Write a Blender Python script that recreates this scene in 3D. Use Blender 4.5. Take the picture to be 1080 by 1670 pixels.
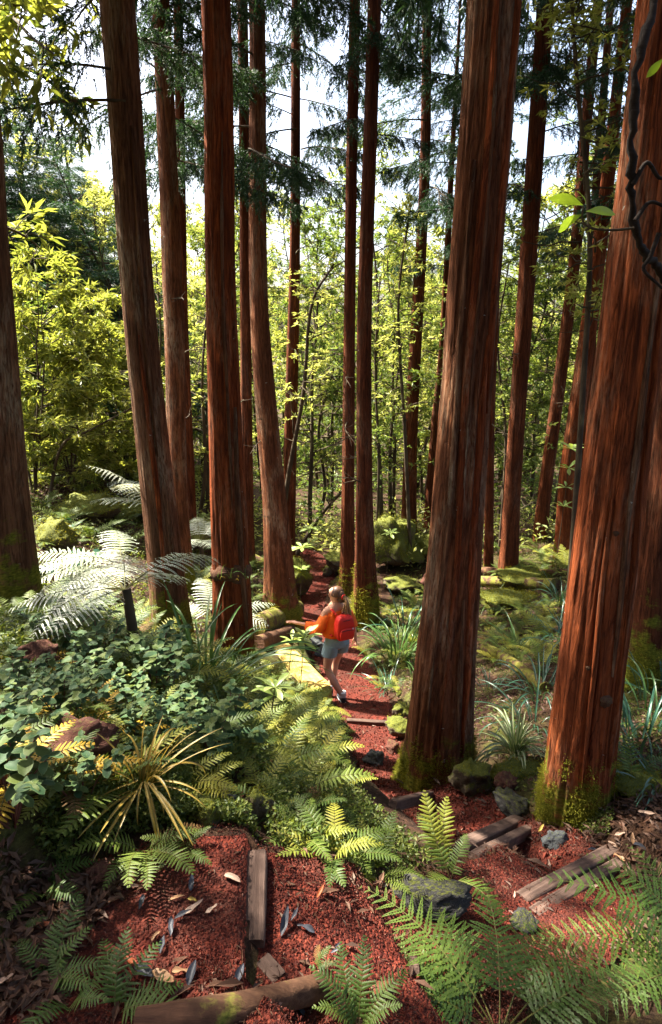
import bpy, math, random
import numpy as np
from mathutils import Vector, Matrix, Euler, noise as mnoise

# ------------------------------------------------------------------ camera, sky, sun, exposure
scene = bpy.context.scene
for o in list(bpy.data.objects):
    bpy.data.objects.remove(o)
PITCH = math.radians(16.1)
FPX = 1000.0                      # focal length in pixels of the 1080 x 1670 photograph
CAMZ = 5.0
cam_data = bpy.data.cameras.new("camera")
cam = bpy.data.objects.new("camera", cam_data)
scene.collection.objects.link(cam)
cam.location = (0, 0, CAMZ)
cam.rotation_euler = (math.radians(90) - PITCH, 0, 0)
cam_data.sensor_fit = 'VERTICAL'
cam_data.sensor_height = 36.0
cam_data.lens = 36.0 * FPX / 1670.0
cam_data.clip_start = 0.05
cam_data.clip_end = 2000
scene.camera = cam

SUN_EL = math.radians(55)
SUN_AZ = math.radians(-60)        # clockwise from +Y (the way the camera looks) towards +X
sun_dir = Vector((math.sin(SUN_AZ) * math.cos(SUN_EL), math.cos(SUN_AZ) * math.cos(SUN_EL), math.sin(SUN_EL)))
world = bpy.data.worlds.new("World")
scene.world = world
world.use_nodes = True
wn = world.node_tree
sky = wn.nodes.new("ShaderNodeTexSky")
sky.sky_type = 'NISHITA'
sky.sun_disc = False
sky.sun_elevation = SUN_EL
sky.sun_rotation = SUN_AZ
sky.air_density = 1.0
sky.dust_density = 6.0
wn.links.new(sky.outputs[0], wn.nodes["Background"].inputs[0])
wn.nodes["Background"].inputs[1].default_value = 0.085
sl = bpy.data.lights.new("sun", 'SUN')
sl.energy = 5.0
sl.angle = math.radians(0.8)
sl.color = (1.0, 0.93, 0.80)
so = bpy.data.objects.new("sun", sl)
so.rotation_euler = (-sun_dir).to_track_quat('-Z', 'Y').to_euler()
so.location = (30, 10, 60)
scene.collection.objects.link(so)
scene.view_settings.view_transform = 'Standard'
scene.view_settings.look = 'None'
scene.view_settings.gamma = 1.0
scene.view_settings.exposure = 2.72
scene.view_settings.use_curve_mapping = False
scene.cycles.use_denoising = True
scene.cycles.max_bounces = 8
scene.cycles.diffuse_bounces = 4
scene.cycles.glossy_bounces = 2
scene.cycles.transmission_bounces = 6
scene.cycles.transparent_max_bounces = 4
scene.cycles.caustics_reflective = False
scene.cycles.caustics_refractive = False
scene.cycles.sample_clamp_indirect = 6.0

RNG = np.random.default_rng(7)
rnd = random.Random(11)
COL = scene.collection
R = math.radians

# ------------------------------------------------------------------ where a picture ray goes in the place
def ray(px, py):
    u = (px - 540.0) / FPX; v = (py - 835.0) / FPX
    c, s = math.cos(PITCH), math.sin(PITCH)
    return Vector((u, c - v * s, -s - v * c))
CAM = Vector((0, 0, CAMZ))
def at_drop(px, py, drop):
    d = ray(px, py); return CAM + d * (-drop / d.z)
def at_Y(px, py, Y):
    d = ray(px, py); return CAM + d * (Y / d.y)

# ------------------------------------------------------------------ noise
def _hash(ix, iy, seed):
    h = (ix.astype(np.int64) * 374761393 + iy.astype(np.int64) * 668265263 + seed * 1442695041) & 0x7fffffff
    h = ((h ^ (h >> 13)) * 1274126177) & 0x7fffffff
    return ((h ^ (h >> 16)) & 0xffff) / 65535.0
def vnoise(x, y, seed=0, wrapx=None):
    x = np.asarray(x, float); y = np.asarray(y, float)
    ix = np.floor(x).astype(np.int64); iy = np.floor(y).astype(np.int64)
    fx = x - ix; fy = y - iy
    fx = fx * fx * (3 - 2 * fx); fy = fy * fy * (3 - 2 * fy)
    jx = ix + 1
    if wrapx: ix = ix % wrapx; jx = jx % wrapx
    a = _hash(ix, iy, seed); b = _hash(jx, iy, seed); c = _hash(ix, iy + 1, seed); d = _hash(jx, iy + 1, seed)
    return (a + (b - a) * fx) * (1 - fy) + (c + (d - c) * fx) * fy
def fbm(x, y, seed=0, oct=4):
    t = 0; a = 0.5
    for i in range(oct):
        t = t + a * (vnoise(x, y, seed + i * 17) - 0.5) * 2; x = np.asarray(x) * 2.03; y = np.asarray(y) * 2.03; a *= 0.5
    return t

# ------------------------------------------------------------------ mesh building
class MB:
    """collects vertices and faces of one mesh"""
    def __init__(self):
        self.v = []; self.f = []; self.n = 0; self.mi = []; self.uv = []
    def add(self, verts, faces, mi=0, uv=None):
        verts = np.asarray(verts, float).reshape(-1, 3)
        self.v.append(verts)
        self.uv.append(np.asarray(uv, float).reshape(-1, 2) if uv is not None else np.zeros((len(verts), 2)))
        off = self.n
        if isinstance(faces, np.ndarray):
            self.f.append(faces + off)
            self.mi.append((len(faces), mi))
        else:
            by = {}
            for f in faces: by.setdefault(len(f), []).append(f)
            for k, fs in by.items():
                self.f.append(np.asarray(fs, int) + off); self.mi.append((len(fs), mi))
        self.n += len(verts)
    def tri_count(self):
        return sum(len(f) * (f.shape[1] - 2) for f in self.f)
    def arrays(self):
        return np.concatenate(self.v), self.f, self.mi, np.concatenate(self.uv)
    def mesh(self, name, mats, smooth=False):
        me = bpy.data.meshes.new(name)
        v = np.concatenate(self.v) if self.v else np.zeros((0, 3))
        uv = np.concatenate(self.uv) if self.uv else np.zeros((0, 2))
        loops = np.concatenate([f.ravel() for f in self.f]); sizes = np.concatenate([np.full(len(f), f.shape[1]) for f in self.f])
        starts = np.concatenate([[0], np.cumsum(sizes)[:-1]])
        me.vertices.add(len(v)); me.vertices.foreach_set("co", v.ravel().astype(np.float32))
        me.loops.add(len(loops)); me.loops.foreach_set("vertex_index", loops.astype(np.int32))
        me.polygons.add(len(sizes)); me.polygons.foreach_set("loop_start", starts.astype(np.int32)); me.polygons.foreach_set("loop_total", sizes.astype(np.int32))
        mi = np.concatenate([np.full(n, m) for n, m in self.mi]).astype(np.int32)
        me.polygons.foreach_set("material_index", mi)
        me.polygons.foreach_set("use_smooth", np.full(len(sizes), bool(smooth)))
        me.update(calc_edges=True)
        l = me.uv_layers.new(name="UVMap"); l.data.foreach_set("uv", uv[loops].ravel().astype(np.float32))
        me.validate()
        for m in (mats if isinstance(mats, (list, tuple)) else [mats]): me.materials.append(m)
        return me
    def merge(self, other, M=None):
        """copy another MB in under a 4x4 matrix"""
        v, fs, mi, uv = other.arrays()
        if M is not None:
            A = np.array(M); v = v @ A[:3, :3].T + A[:3, 3]
        off = self.n
        self.v.append(v); self.uv.append(uv)
        for f in fs: self.f.append(f + off)
        self.mi += mi
        self.n += len(v)

def link(name, me, parent=None, M=None):
    o = bpy.data.objects.new(name, me); COL.objects.link(o)
    if parent is not None: o.parent = parent
    if M is not None: o.matrix_local = M
    return o
def tag(o, label=None, cat=None, group=None, kind=None):
    if label: o["label"] = label
    if cat: o["category"] = cat
    if group: o["group"] = group
    if kind: o["kind"] = kind
    return o
def thing(name, label, cat, loc=(0, 0, 0), rz=0.0, group=None, scale=1.0, rot=None):
    o = bpy.data.objects.new(name, None); COL.objects.link(o)
    o.empty_display_size = 0.1
    o.location = loc
    o.rotation_euler = rot if rot is not None else (0, 0, rz)
    o.scale = (scale,) * 3 if not hasattr(scale, '__len__') else scale
    return tag(o, label, cat, group)

def tube(mb, pts, radii, seg=8, mi=0, cap=True, uvr=None):
    pts = np.asarray([tuple(p) for p in pts], float); n = len(pts)
    radii = np.broadcast_to(np.asarray(radii, float), (n,))
    d = np.gradient(pts, axis=0); d /= np.maximum(np.linalg.norm(d, axis=1, keepdims=True), 1e-9)
    ref = np.array([0, 0, 1.0]) if abs(d[0][2]) < 0.9 else np.array([1.0, 0, 0])
    us = []; u = np.cross(d[0], ref); u /= np.linalg.norm(u)
    for i in range(n):
        u = u - d[i] * np.dot(u, d[i]); u /= max(np.linalg.norm(u), 1e-9); us.append(u.copy())
    us = np.array(us); ws = np.cross(d, us)
    a = np.arange(seg) / seg * 2 * math.pi
    V = pts[:, None, :] + radii[:, None, None] * (np.cos(a)[None, :, None] * us[:, None, :] + np.sin(a)[None, :, None] * ws[:, None, :])
    i = np.arange(n - 1)[:, None] * seg; j = np.arange(seg)[None, :]; k = (j + 1) % seg
    F = np.stack([i + j, i + k, i + seg + k, i + seg + j], -1).reshape(-1, 4)
    L = np.concatenate([[0], np.cumsum(np.linalg.norm(np.diff(pts, axis=0), axis=1))])
    uv = np.stack([np.broadcast_to(a / (2 * math.pi), (n, seg)), np.broadcast_to(L[:, None], (n, seg))], -1)
    mb.add(V.reshape(-1, 3), F, mi, uv.reshape(-1, 2))
    if cap:
        mb.add(np.concatenate([V[-1], [pts[-1]]]), np.array([[q, (q + 1) % seg, seg] for q in range(seg)]), mi)
        mb.add(np.concatenate([V[0], [pts[0]]]), np.array([[(q + 1) % seg, q, seg] for q in range(seg)]), mi)

def spline(pts, n):
    """Catmull-Rom through the points, n samples"""
    P = np.asarray([tuple(p) for p in pts], float)
    if len(P) == 2: return P[0] + (P[1] - P[0]) * np.linspace(0, 1, n)[:, None]
    Q = np.vstack([2 * P[0] - P[1], P, 2 * P[-1] - P[-2]])
    t = np.linspace(0, len(P) - 1 - 1e-9, n); i = t.astype(int); f = (t - i)[:, None]
    a, b, c, d = Q[i], Q[i + 1], Q[i + 2], Q[i + 3]
    return 0.5 * (2 * b + (c - a) * f + (2 * a - 5 * b + 4 * c - d) * f * f + (3 * b - a - 3 * c + d) * f ** 3)

def mat4(loc, rot=(0, 0, 0), s=1.0):
    sc_ = (s, s, s) if not hasattr(s, '__len__') else s
    return Matrix.LocRotScale(Vector(loc), Euler(rot), Vector(sc_))

# ------------------------------------------------------------------ materials
def newmat(name):
    m = bpy.data.materials.new(name); m.use_nodes = True
    nt = m.node_tree; nt.nodes.clear()
    return m, nt, nt.nodes.new
def N(nt, t, **kw):
    n = nt.nodes.new(t)
    for k, v in kw.items():
        if k.startswith('i_'):
            n.inputs[k[2:].replace('_', ' ')].default_value = v
        else: setattr(n, k, v)
    return n
def ramp(nt, fac, stops, interp='LINEAR'):
    n = nt.nodes.new("ShaderNodeValToRGB"); e = n.color_ramp.elements; n.color_ramp.interpolation = interp
    while len(e) < len(stops): e.new(0.5)
    for k, (p, c) in enumerate(stops):
        e[k].position = p; e[k].color = (c, c, c, 1) if not hasattr(c, '__len__') else (*c, 1)
    nt.links.new(fac, n.inputs[0]); return n.outputs[0]
def mixc(nt, fac, a, b, mode='MIX'):
    n = nt.nodes.new("ShaderNodeMix"); n.data_type = 'RGBA'; n.blend_type = mode
    for s, x in ((n.inputs[0], fac), (n.inputs[6], a), (n.inputs[7], b)):
        if isinstance(x, bpy.types.NodeSocket): nt.links.new(x, s)
        elif hasattr(x, '__len__'): s.default_value = (*x, 1) if len(x) == 3 else x
        else: s.default_value = x
    return n.outputs[2]
def math_(nt, op, a, b=0.0):
    n = nt.nodes.new("ShaderNodeMath"); n.operation = op
    for s, x in zip(n.inputs, (a, b)):
        if isinstance(x, bpy.types.NodeSocket): nt.links.new(x, s)
        else: s.default_value = x
    return n.outputs[0]
def noise_tex(nt, vec, scale, detail=4, rough=0.55, dist=0.0):
    n = nt.nodes.new("ShaderNodeTexNoise"); n.inputs["Scale"].default_value = scale; n.inputs["Detail"].default_value = detail
    n.inputs["Roughness"].default_value = rough; n.inputs["Distortion"].default_value = dist
    if vec is not None: nt.links.new(vec, n.inputs["Vector"])
    return n.outputs["Fac"]
def mapping(nt, vec, scale):
    n = nt.nodes.new("ShaderNodeMapping"); n.inputs["Scale"].default_value = scale; nt.links.new(vec, n.inputs["Vector"]); return n.outputs[0]
def finish(nt, color, rough=0.8, bump=None, bump_s=0.3, bump_d=0.01, spec=0.3, sheen=0.0):
    p = nt.nodes.new("ShaderNodeBsdfPrincipled"); o = nt.nodes.new("ShaderNodeOutputMaterial")
    if isinstance(color, bpy.types.NodeSocket): nt.links.new(color, p.inputs["Base Color"])
    else: p.inputs["Base Color"].default_value = (*color, 1)
    if isinstance(rough, bpy.types.NodeSocket): nt.links.new(rough, p.inputs["Roughness"])
    else: p.inputs["Roughness"].default_value = rough
    p.inputs["Specular IOR Level"].default_value = spec
    if sheen: p.inputs["Sheen Weight"].default_value = sheen
    if bump is not None:
        b = nt.nodes.new("ShaderNodeBump"); b.inputs["Strength"].default_value = bump_s; b.inputs["Distance"].default_value = bump_d
        nt.links.new(bump, b.inputs["Height"]); nt.links.new(b.outputs[0], p.inputs["Normal"])
    nt.links.new(p.outputs[0], o.inputs[0]); return p
def coords(nt, which="Object"):
    return nt.nodes.new("ShaderNodeTexCoord").outputs[which]

def leaf_mat(name, cols, trans=0.4, rough=0.45, spec=0.4, tcol=1.15, per_obj=True, vein=None, isl=0.65):
    """leaf: colours picked per leaf (mesh island) and per object, light passes through"""
    m, nt, _ = newmat(name)
    g = nt.nodes.new("ShaderNodeNewGeometry"); oi = nt.nodes.new("ShaderNodeObjectInfo")
    r = math_(nt, 'ADD', math_(nt, 'MULTIPLY', g.outputs["Random Per Island"], isl if per_obj else 1.0),
              math_(nt, 'MULTIPLY', oi.outputs["Random"], 1 - isl) if per_obj else 0.0)
    k = len(cols) - 1
    c = ramp(nt, r, [(i / k, cc) for i, cc in enumerate(cols)])
    if vein is not None:
        uv = nt.nodes.new("ShaderNodeUVMap").outputs[0]
        sx = nt.nodes.new("ShaderNodeSeparateXYZ"); nt.links.new(uv, sx.inputs[0])
        e = math_(nt, 'ABSOLUTE', math_(nt, 'SUBTRACT', sx.outputs[0], 0.5))
        f = ramp(nt, e, vein[1])
        c = mixc(nt, f, c, vein[0])
    p = nt.nodes.new("ShaderNodeBsdfPrincipled"); nt.links.new(c, p.inputs["Base Color"])
    p.inputs["Roughness"].default_value = rough; p.inputs["Specular IOR Level"].default_value = spec
    t = nt.nodes.new("ShaderNodeBsdfTranslucent")
    nt.links.new(mixc(nt, 1.0, c, (1.22 * tcol, 1.14 * tcol, 0.58 * tcol), 'MULTIPLY'), t.inputs[0])
    mx = nt.nodes.new("ShaderNodeMixShader"); mx.inputs[0].default_value = trans
    nt.links.new(p.outputs[0], mx.inputs[1]); nt.links.new(t.outputs[0], mx.inputs[2])
    o = nt.nodes.new("ShaderNodeOutputMaterial"); nt.links.new(mx.outputs[0], o.inputs[0])
    return m

def bark_mat(name, dark, mid, hot, grey, moss_h=0.5, moss_amt=0.5, fibre=26.0, grey_amt=0.4, lichen=True):
    """stringy cedar bark: UV x runs round the trunk (metres), UV y up it (metres)"""
    m, nt, _ = newmat(name)
    uv = nt.nodes.new("ShaderNodeUVMap").outputs[0]
    oi = nt.nodes.new("ShaderNodeObjectInfo")
    fine = noise_tex(nt, mapping(nt, uv, (fibre * 4.2, 11.0, 1)), 1.0, 7, 0.7, 0.5)
    strip = noise_tex(nt, mapping(nt, uv, (fibre * 1.25, 2.4, 1)), 1.0, 6, 0.66, 0.7)
    crack = noise_tex(nt, mapping(nt, uv, (fibre * 1.6, 1.5, 1)), 1.0, 5, 0.6, 0.8)
    big = noise_tex(nt, mapping(nt, uv, (4.0, 0.9, 1)), 1.0, 5, 0.6, 0.4)
    wide = noise_tex(nt, mapping(nt, uv, (2.2, 0.55, 1)), 1.7, 4, 0.6, 0.5)
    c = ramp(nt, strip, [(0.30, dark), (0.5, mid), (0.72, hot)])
    c = mixc(nt, ramp(nt, fine, [(0.30, 0.65), (0.52, 0.0)]), c, dark)
    c = mixc(nt, ramp(nt, wide, [(0.38, 0.65), (0.58, 0.0)]), c, tuple(x * .55 for x in mid))
    ck = ramp(nt, math_(nt, 'ABSOLUTE', math_(nt, 'SUBTRACT', crack, 0.5)), [(0.0, 0.6), (0.04, 0.0)])
    c = mixc(nt, ck, c, tuple(x * .5 for x in dark))
    gm = math_(nt, 'MULTIPLY', ramp(nt, big, [(0.5, 0.0), (0.66, 1.0)]), ramp(nt, fine, [(0.4, 0.0), (0.62, grey_amt)]))
    c = mixc(nt, gm, c, grey)
    if lichen:
        sp = noise_tex(nt, mapping(nt, uv, (11, 9, 1)), 1.6, 3, 0.6)
        c = mixc(nt, ramp(nt, sp, [(0.715, 0.0), (0.74, 0.75)]), c, (0.42, 0.42, 0.36))
    # moss climbing from the foot
    sx = nt.nodes.new("ShaderNodeSeparateXYZ"); nt.links.new(uv, sx.inputs[0])
    mn = noise_tex(nt, mapping(nt, uv, (5, 3.2, 1)), 1.4, 6, 0.65)
    hh = math_(nt, 'SUBTRACT', math_(nt, 'ADD', mn, moss_amt * 0.5), math_(nt, 'MULTIPLY', sx.outputs[1], 0.42 / max(moss_h, .05)))
    mossf = ramp(nt, hh, [(0.52, 0.0), (0.62, 1.0)])
    mosc = ramp(nt, noise_tex(nt, mapping(nt, uv, (60, 60, 1)), 1.0, 3), [(0.3, (0.05, 0.06, 0.008)), (0.6, (0.17, 0.17, 0.02)), (0.8, (0.28, 0.26, 0.04))])
    c = mixc(nt, mossf, c, mosc)
    hgt = math_(nt, 'SUBTRACT', math_(nt, 'ADD', math_(nt, 'MULTIPLY', fine, 0.7), math_(nt, 'MULTIPLY', strip, 0.9)), math_(nt, 'MULTIPLY', ck, 0.5))
    finish(nt, c, 0.95, hgt, 0.9, 0.024, 0.08)
    return m

ORD = "first second third fourth fifth sixth seventh eighth ninth tenth eleventh twelfth thirteenth fourteenth fifteenth sixteenth seventeenth eighteenth nineteenth twentieth".split()
def ordinal(k):
    if k < 20: return ORD[k]
    tens = {2: "twenty", 3: "thirty", 4: "forty", 5: "fifty"}; n = k + 1
    if n % 10 == 0: return {3: "thirtieth", 4: "fortieth", 5: "fiftieth"}[n // 10]
    return tens[n // 10] + "-" + ORD[n % 10 - 1]
# ------------------------------------------------------------------ terrain
CTRL = [ # picture x, picture y, metres below the camera
 (100,1650,1.62),(370,1640,1.66),(330,1480,1.74),(330,1400,1.80),(480,1400,1.88),(100,1500,1.58),(100,1350,1.46),(150,1250,1.58),(60,1150,1.74),
 (250,1150,1.95),(150,1050,1.98),(25,1000,2.12),(270,1045,2.8),(385,1080,3.05),(150,950,2.72),(300,900,3.4),(130,830,2.8),(80,780,2.55),(300,830,3.9),(410,893,4.55),
 (500,1300,2.02),(500,1200,2.75),(480,1130,3.3),(450,1080,3.75),(430,1035,4.15),(620,1350,2.32),(600,1250,2.95),(720,1420,2.26),(830,1455,2.3),(456,975,4.35),
 (800,1200,3.55),(850,1100,3.75),(850,1000,4.2),(850,930,4.45),(700,950,4.85),(650,1020,4.75),(660,1100,4.5),(1060,1110,3.05),(1050,1300,2.6),(1060,1450,2.36),(950,1600,2.1),
 (750,880,4.65),(1000,900,3.85),(900,850,4.5),(712,1275,3.5),(940,1310,2.78),(570,900,4.95),(200,1330,1.62),(380,1300,1.85),
]
XYZ = [tuple(at_drop(*c)) for c in CTRL]
XYZ += [(-6, 1, 3.6), (6, 1.5, 2.4), (-8, 6, 3.2), (8, 6, 1.7), (-12, 14, 3.4), (12, 14, 0.6), (0, -4, 4.2), (-6, -6, 5.0), (6, -6, 4.0), (0, 22, -0.8), (-12, 24, 1.8), (14, 24, -0.6),
        (0, 40, -2.2), (-25, 45, 2.0), (25, 45, -2.0), (-25, 10, 6.0), (25, 10, -1), (0, 90, -4), (-60, 90, 0), (60, 90, -4), (-60, 0, 8), (60, 0, -3), (0, -40, 9), (0.0, 0.3, 3.42), (1.2, 0.4, 3.2), (-1.2, 0.3, 3.5)]
XYZ = np.array(XYZ)
def _tps_fit(P, z, lam=0.02):
    n = len(P); d = np.linalg.norm(P[:, None] - P[None], axis=2)
    K = np.where(d > 0, d * d * np.log(d + 1e-9), 0) + lam * np.eye(n)
    A = np.zeros((n + 3, n + 3)); A[:n, :n] = K; A[:n, n] = 1; A[:n, n + 1:] = P; A[n, :n] = 1; A[n + 1:, :n] = P.T
    return np.linalg.solve(A, np.concatenate([z, [0, 0, 0]]))
def _warp(P):      # compress distance so that near points count for more
    P = np.asarray(P, float); r = np.linalg.norm(P, axis=-1, keepdims=True); return P / (1 + r * 0.06)
TW = _tps_fit(_warp(XYZ[:, :2]), XYZ[:, 2])
_CP = _warp(XYZ[:, :2])
def tps(x, y):
    Q = _warp(np.stack([np.ravel(x), np.ravel(y)], -1)); out = np.zeros(len(Q))
    for s in range(0, len(Q), 20000):
        q = Q[s:s + 20000]; d = np.linalg.norm(q[:, None] - _CP[None], axis=2)
        out[s:s + 20000] = np.where(d > 0, d * d * np.log(d + 1e-9), 0) @ TW[:-3] + TW[-3] + q @ TW[-2:]
    return out.reshape(np.shape(x))

PATH = [ # picture x, y, drop, half width
 (250,1800,1.64,.42),(285,1545,1.72,.42),(500,1535,1.82,.33),(680,1555,2.02,.32),(835,1505,2.3,.33),(930,1440,2.58,.34),(835,1385,2.86,.36),(745,1330,3.12,.34),
 (670,1285,3.42,.27),(622,1225,3.86,.30),(605,1172,4.34,.34),(575,1115,4.78,.40),(540,1050,4.95,.42),(503,985,5.0,.36),(520,930,5.0,.36),(495,906,4.96,.36),(430,893,4.8,.34)]
_pp = np.array([tuple(at_drop(*p[:3])) + (p[3],) for p in PATH])
PC = np.stack([np.interp(np.linspace(0, 1, 320), np.linspace(0, 1, 320), spline(_pp[:, :3], 320)[:, k]) for k in range(3)], -1)
PW = np.interp(np.linspace(0, len(PATH) - 1, 320), np.arange(len(PATH)), _pp[:, 3])
PS = np.concatenate([[0], np.cumsum(np.linalg.norm(np.diff(PC[:, :2], axis=0), axis=1))])
def path_near(x, y):
    P = np.stack([np.ravel(x), np.ravel(y)], -1)
    idx = np.zeros(len(P), int); dist = np.zeros(len(P))
    for s in range(0, len(P), 20000):
        d = np.linalg.norm(P[s:s + 20000, None] - PC[None, :, :2], axis=2)
        idx[s:s + 20000] = d.argmin(1); dist[s:s + 20000] = d.min(1)
    return idx.reshape(np.shape(x)), dist.reshape(np.shape(x))
# where the step timbers cross, as distance along the path
STEP_PX = [(415, 1490, 1.76), (672, 1590, 2.02), (925, 1432, 2.58), (800, 1365, 2.95), (672, 1308, 3.4), (607, 1182, 4.3)]
STEP_S = []
for a in STEP_PX:
    p = at_drop(*a); i, _ = path_near(np.array([p.x]), np.array([p.y])); STEP_S.append(float(PS[i[0]]))
STEP_S = sorted(STEP_S)
_bz = [0.0] + STEP_S + [PS[-1]]
def saw(s):
    out = np.zeros_like(s)
    for a, b in zip(_bz[:-1], _bz[1:]):
        if b - a < 0.05: continue
        amp = 0.07
        m = (s >= a) & (s < b); f = (s - a) / (b - a)
        if b == PS[-1]: f = np.clip((s - a) / 1.2, 0, 0.5)
        if a == 0.0: f = np.clip(0.5 + (f - 0.5).clip(0), 0, 1)
        out[m] = (amp * (f - 0.5))[m]
    return out
PZ = PC[:, 2] + saw(PS)
def height(x, y, rough=True):
    x = np.asarray(x, float); y = np.asarray(y, float)
    z = tps(x, y)
    if rough:
        r = np.hypot(x, y)
        z = z + 0.07 * fbm(x * 1.6, y * 1.6, 3, 4) + np.where(r > 14, 0.5 * fbm(x * .12, y * .12, 9, 3) * np.clip((r - 14) / 10, 0, 1), 0)
    near = (np.hypot(x - 0.5, y - 7) < 11)
    if np.any(near):
        xi = np.atleast_1d(x)[np.atleast_1d(near)]; yi = np.atleast_1d(y)[np.atleast_1d(near)]
        i, d = path_near(xi, yi)
        w = PW[i]
        t = 1 - np.clip((d - w * 0.95) / 0.28, 0, 1); t = t * t * (3 - 2 * t)
        pz = PZ[i] + 0.012 * fbm(xi * 5, yi * 5, 21, 3) + 0.03 * (d / np.maximum(w, .1)) ** 2 * (d < w)
        zz = np.atleast_1d(z).copy(); k = np.atleast_1d(near)
        zz[k] = zz[k] * (1 - t) + pz * t
        z = zz.reshape(np.shape(x)) if np.ndim(x) else zz[0]
    return z
def gz(x, y): return float(height(np.array([x]), np.array([y]))[0])
def ground_at(px, py, tmin=1.2, tmax=60):
    d = ray(px, py); t = np.concatenate([np.linspace(tmin, 20, 700), np.linspace(20.1, tmax, 200)])
    X = d.x * t; Y = d.y * t; Z = CAMZ + d.z * t
    h = height(X, Y); k = np.argmax(Z <= h)
    if Z[k] > h[k]: k = len(t) - 1
    return Vector((X[k], Y[k], h[k]))

def ground_material():
    m, nt, _ = newmat("forest_floor")
    co = coords(nt, "Object")
    n1 = noise_tex(nt, co, 1.3, 6, 0.6, 0.3); n2 = noise_tex(nt, co, 14, 6, 0.65); n3 = noise_tex(nt, co, 60, 4, 0.6)
    c = ramp(nt, n2, [(0.3, (0.014, 0.008, 0.005)), (0.5, (0.035, 0.017, 0.010)), (0.7, (0.075, 0.036, 0.020))])
    vor = nt.nodes.new("ShaderNodeTexVoronoi"); vor.inputs["Scale"].default_value = 38; nt.links.new(co, vor.inputs["Vector"])
    c = mixc(nt, ramp(nt, vor.outputs["Distance"], [(0.1, 0.55), (0.35, 0.0)]), c, mixc(nt, n3, (0.055, 0.03, 0.016), (0.10, 0.062, 0.036)))
    mossf = math_(nt, 'MULTIPLY', ramp(nt, n1, [(0.48, 0.0), (0.62, 0.8)]), ramp(nt, n2, [(0.35, 0.2), (0.6, 1.0)]))
    c = mixc(nt, mossf, c, ramp(nt, n3, [(0.3, (0.03, 0.045, 0.008)), (0.7, (0.10, 0.12, 0.02))]))
    finish(nt, c, 0.95, math_(nt, 'ADD', n2, math_(nt, 'MULTIPLY', n3, 0.5)), 0.8, 0.04, 0.15)
    return m
def gravel_material(name="red_cinder"):
    m, nt, _ = newmat(name)
    co = coords(nt, "Object")
    vor = nt.nodes.new("ShaderNodeTexVoronoi"); vor.inputs["Scale"].default_value = 95; nt.links.new(co, vor.inputs["Vector"])
    n1 = noise_tex(nt, co, 3.0, 5, 0.6); n2 = noise_tex(nt, co, 60, 3)
    c = ramp(nt, vor.outputs["Color"], [(0.1, (0.036, 0.009, 0.007)), (0.5, (0.092, 0.016, 0.010)), (0.9, (0.165, 0.034, 0.019))])
    c = mixc(nt, ramp(nt, n1, [(0.4, 0.0), (0.65, 0.8)]), c, (0.045, 0.016, 0.011))
    h = math_(nt, 'ADD', math_(nt, 'MULTIPLY', vor.outputs["Distance"], -0.9), math_(nt, 'MULTIPLY', n2, 0.4))
    finish(nt, c, 0.95, h, 0.9, 0.012, 0.15)
    return m
M_GROUND = ground_material(); M_GRAVEL = gravel_material()

def axis_pts(a, b, near_a, near_b, step, grow):
    mid = list(np.arange(near_a, near_b, step)); s = step
    hi = []; x = near_b
    while x < b: hi.append(x); s *= grow; x += s
    hi.append(b); lo = []; x = near_a; s = step
    while True:
        s *= grow; x -= s
        if x < a: break
        lo.append(x)
    lo.append(a); return np.array(lo[::-1] + mid + hi)
gx = axis_pts(-160, 160, -4.5, 4.5, 0.055, 1.08); gy = axis_pts(-60, 320, 0.2, 10.5, 0.055, 1.07)
GX, GY = np.meshgrid(gx, gy); GZ = height(GX, GY)
mb = MB(); nx, ny = len(gx), len(gy)
i = np.arange(ny - 1)[:, None] * nx; j = np.arange(nx - 1)[None, :]
mb.add(np.stack([GX, GY, GZ], -1), np.stack([i + j, i + j + 1, i + nx + j + 1, i + nx + j], -1).reshape(-1, 4))
tag(link("ground", mb.mesh("ground", M_GROUND, True)), kind="structure")

# the red cinder path: a sheet just above the ground
nrow = 320; ncol = 17
tan = np.gradient(PC[:, :2], axis=0); tan /= np.linalg.norm(tan, axis=1, keepdims=True); nor = np.stack([-tan[:, 1], tan[:, 0]], -1)
edge_l = PW * (1 + 0.16 * fbm(PS * 2.3, PS * 0 + 3, 5, 3)); edge_r = PW * (1 + 0.16 * fbm(PS * 2.3, PS * 0 + 9, 6, 3))
tt = np.linspace(-1, 1, ncol)
W = np.where(tt[None] < 0, edge_l[:, None], edge_r[:, None]) * tt[None]
PX = PC[:, 0:1] + nor[:, 0:1] * W; PY = PC[:, 1:2] + nor[:, 1:2] * W
PH = height(PX, PY) + 0.012 - 0.02 * (np.abs(tt) > 0.98)[None]
mb = MB(); i = np.arange(nrow - 1)[:, None] * ncol; j = np.arange(ncol - 1)[None, :]
mb.add(np.stack([PX, PY, PH], -1), np.stack([i + j + 1, i + j, i + ncol + j, i + ncol + j + 1], -1).reshape(-1, 4))
path = tag(link("path", mb.mesh("path", M_GRAVEL, True)), kind="structure")
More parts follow.
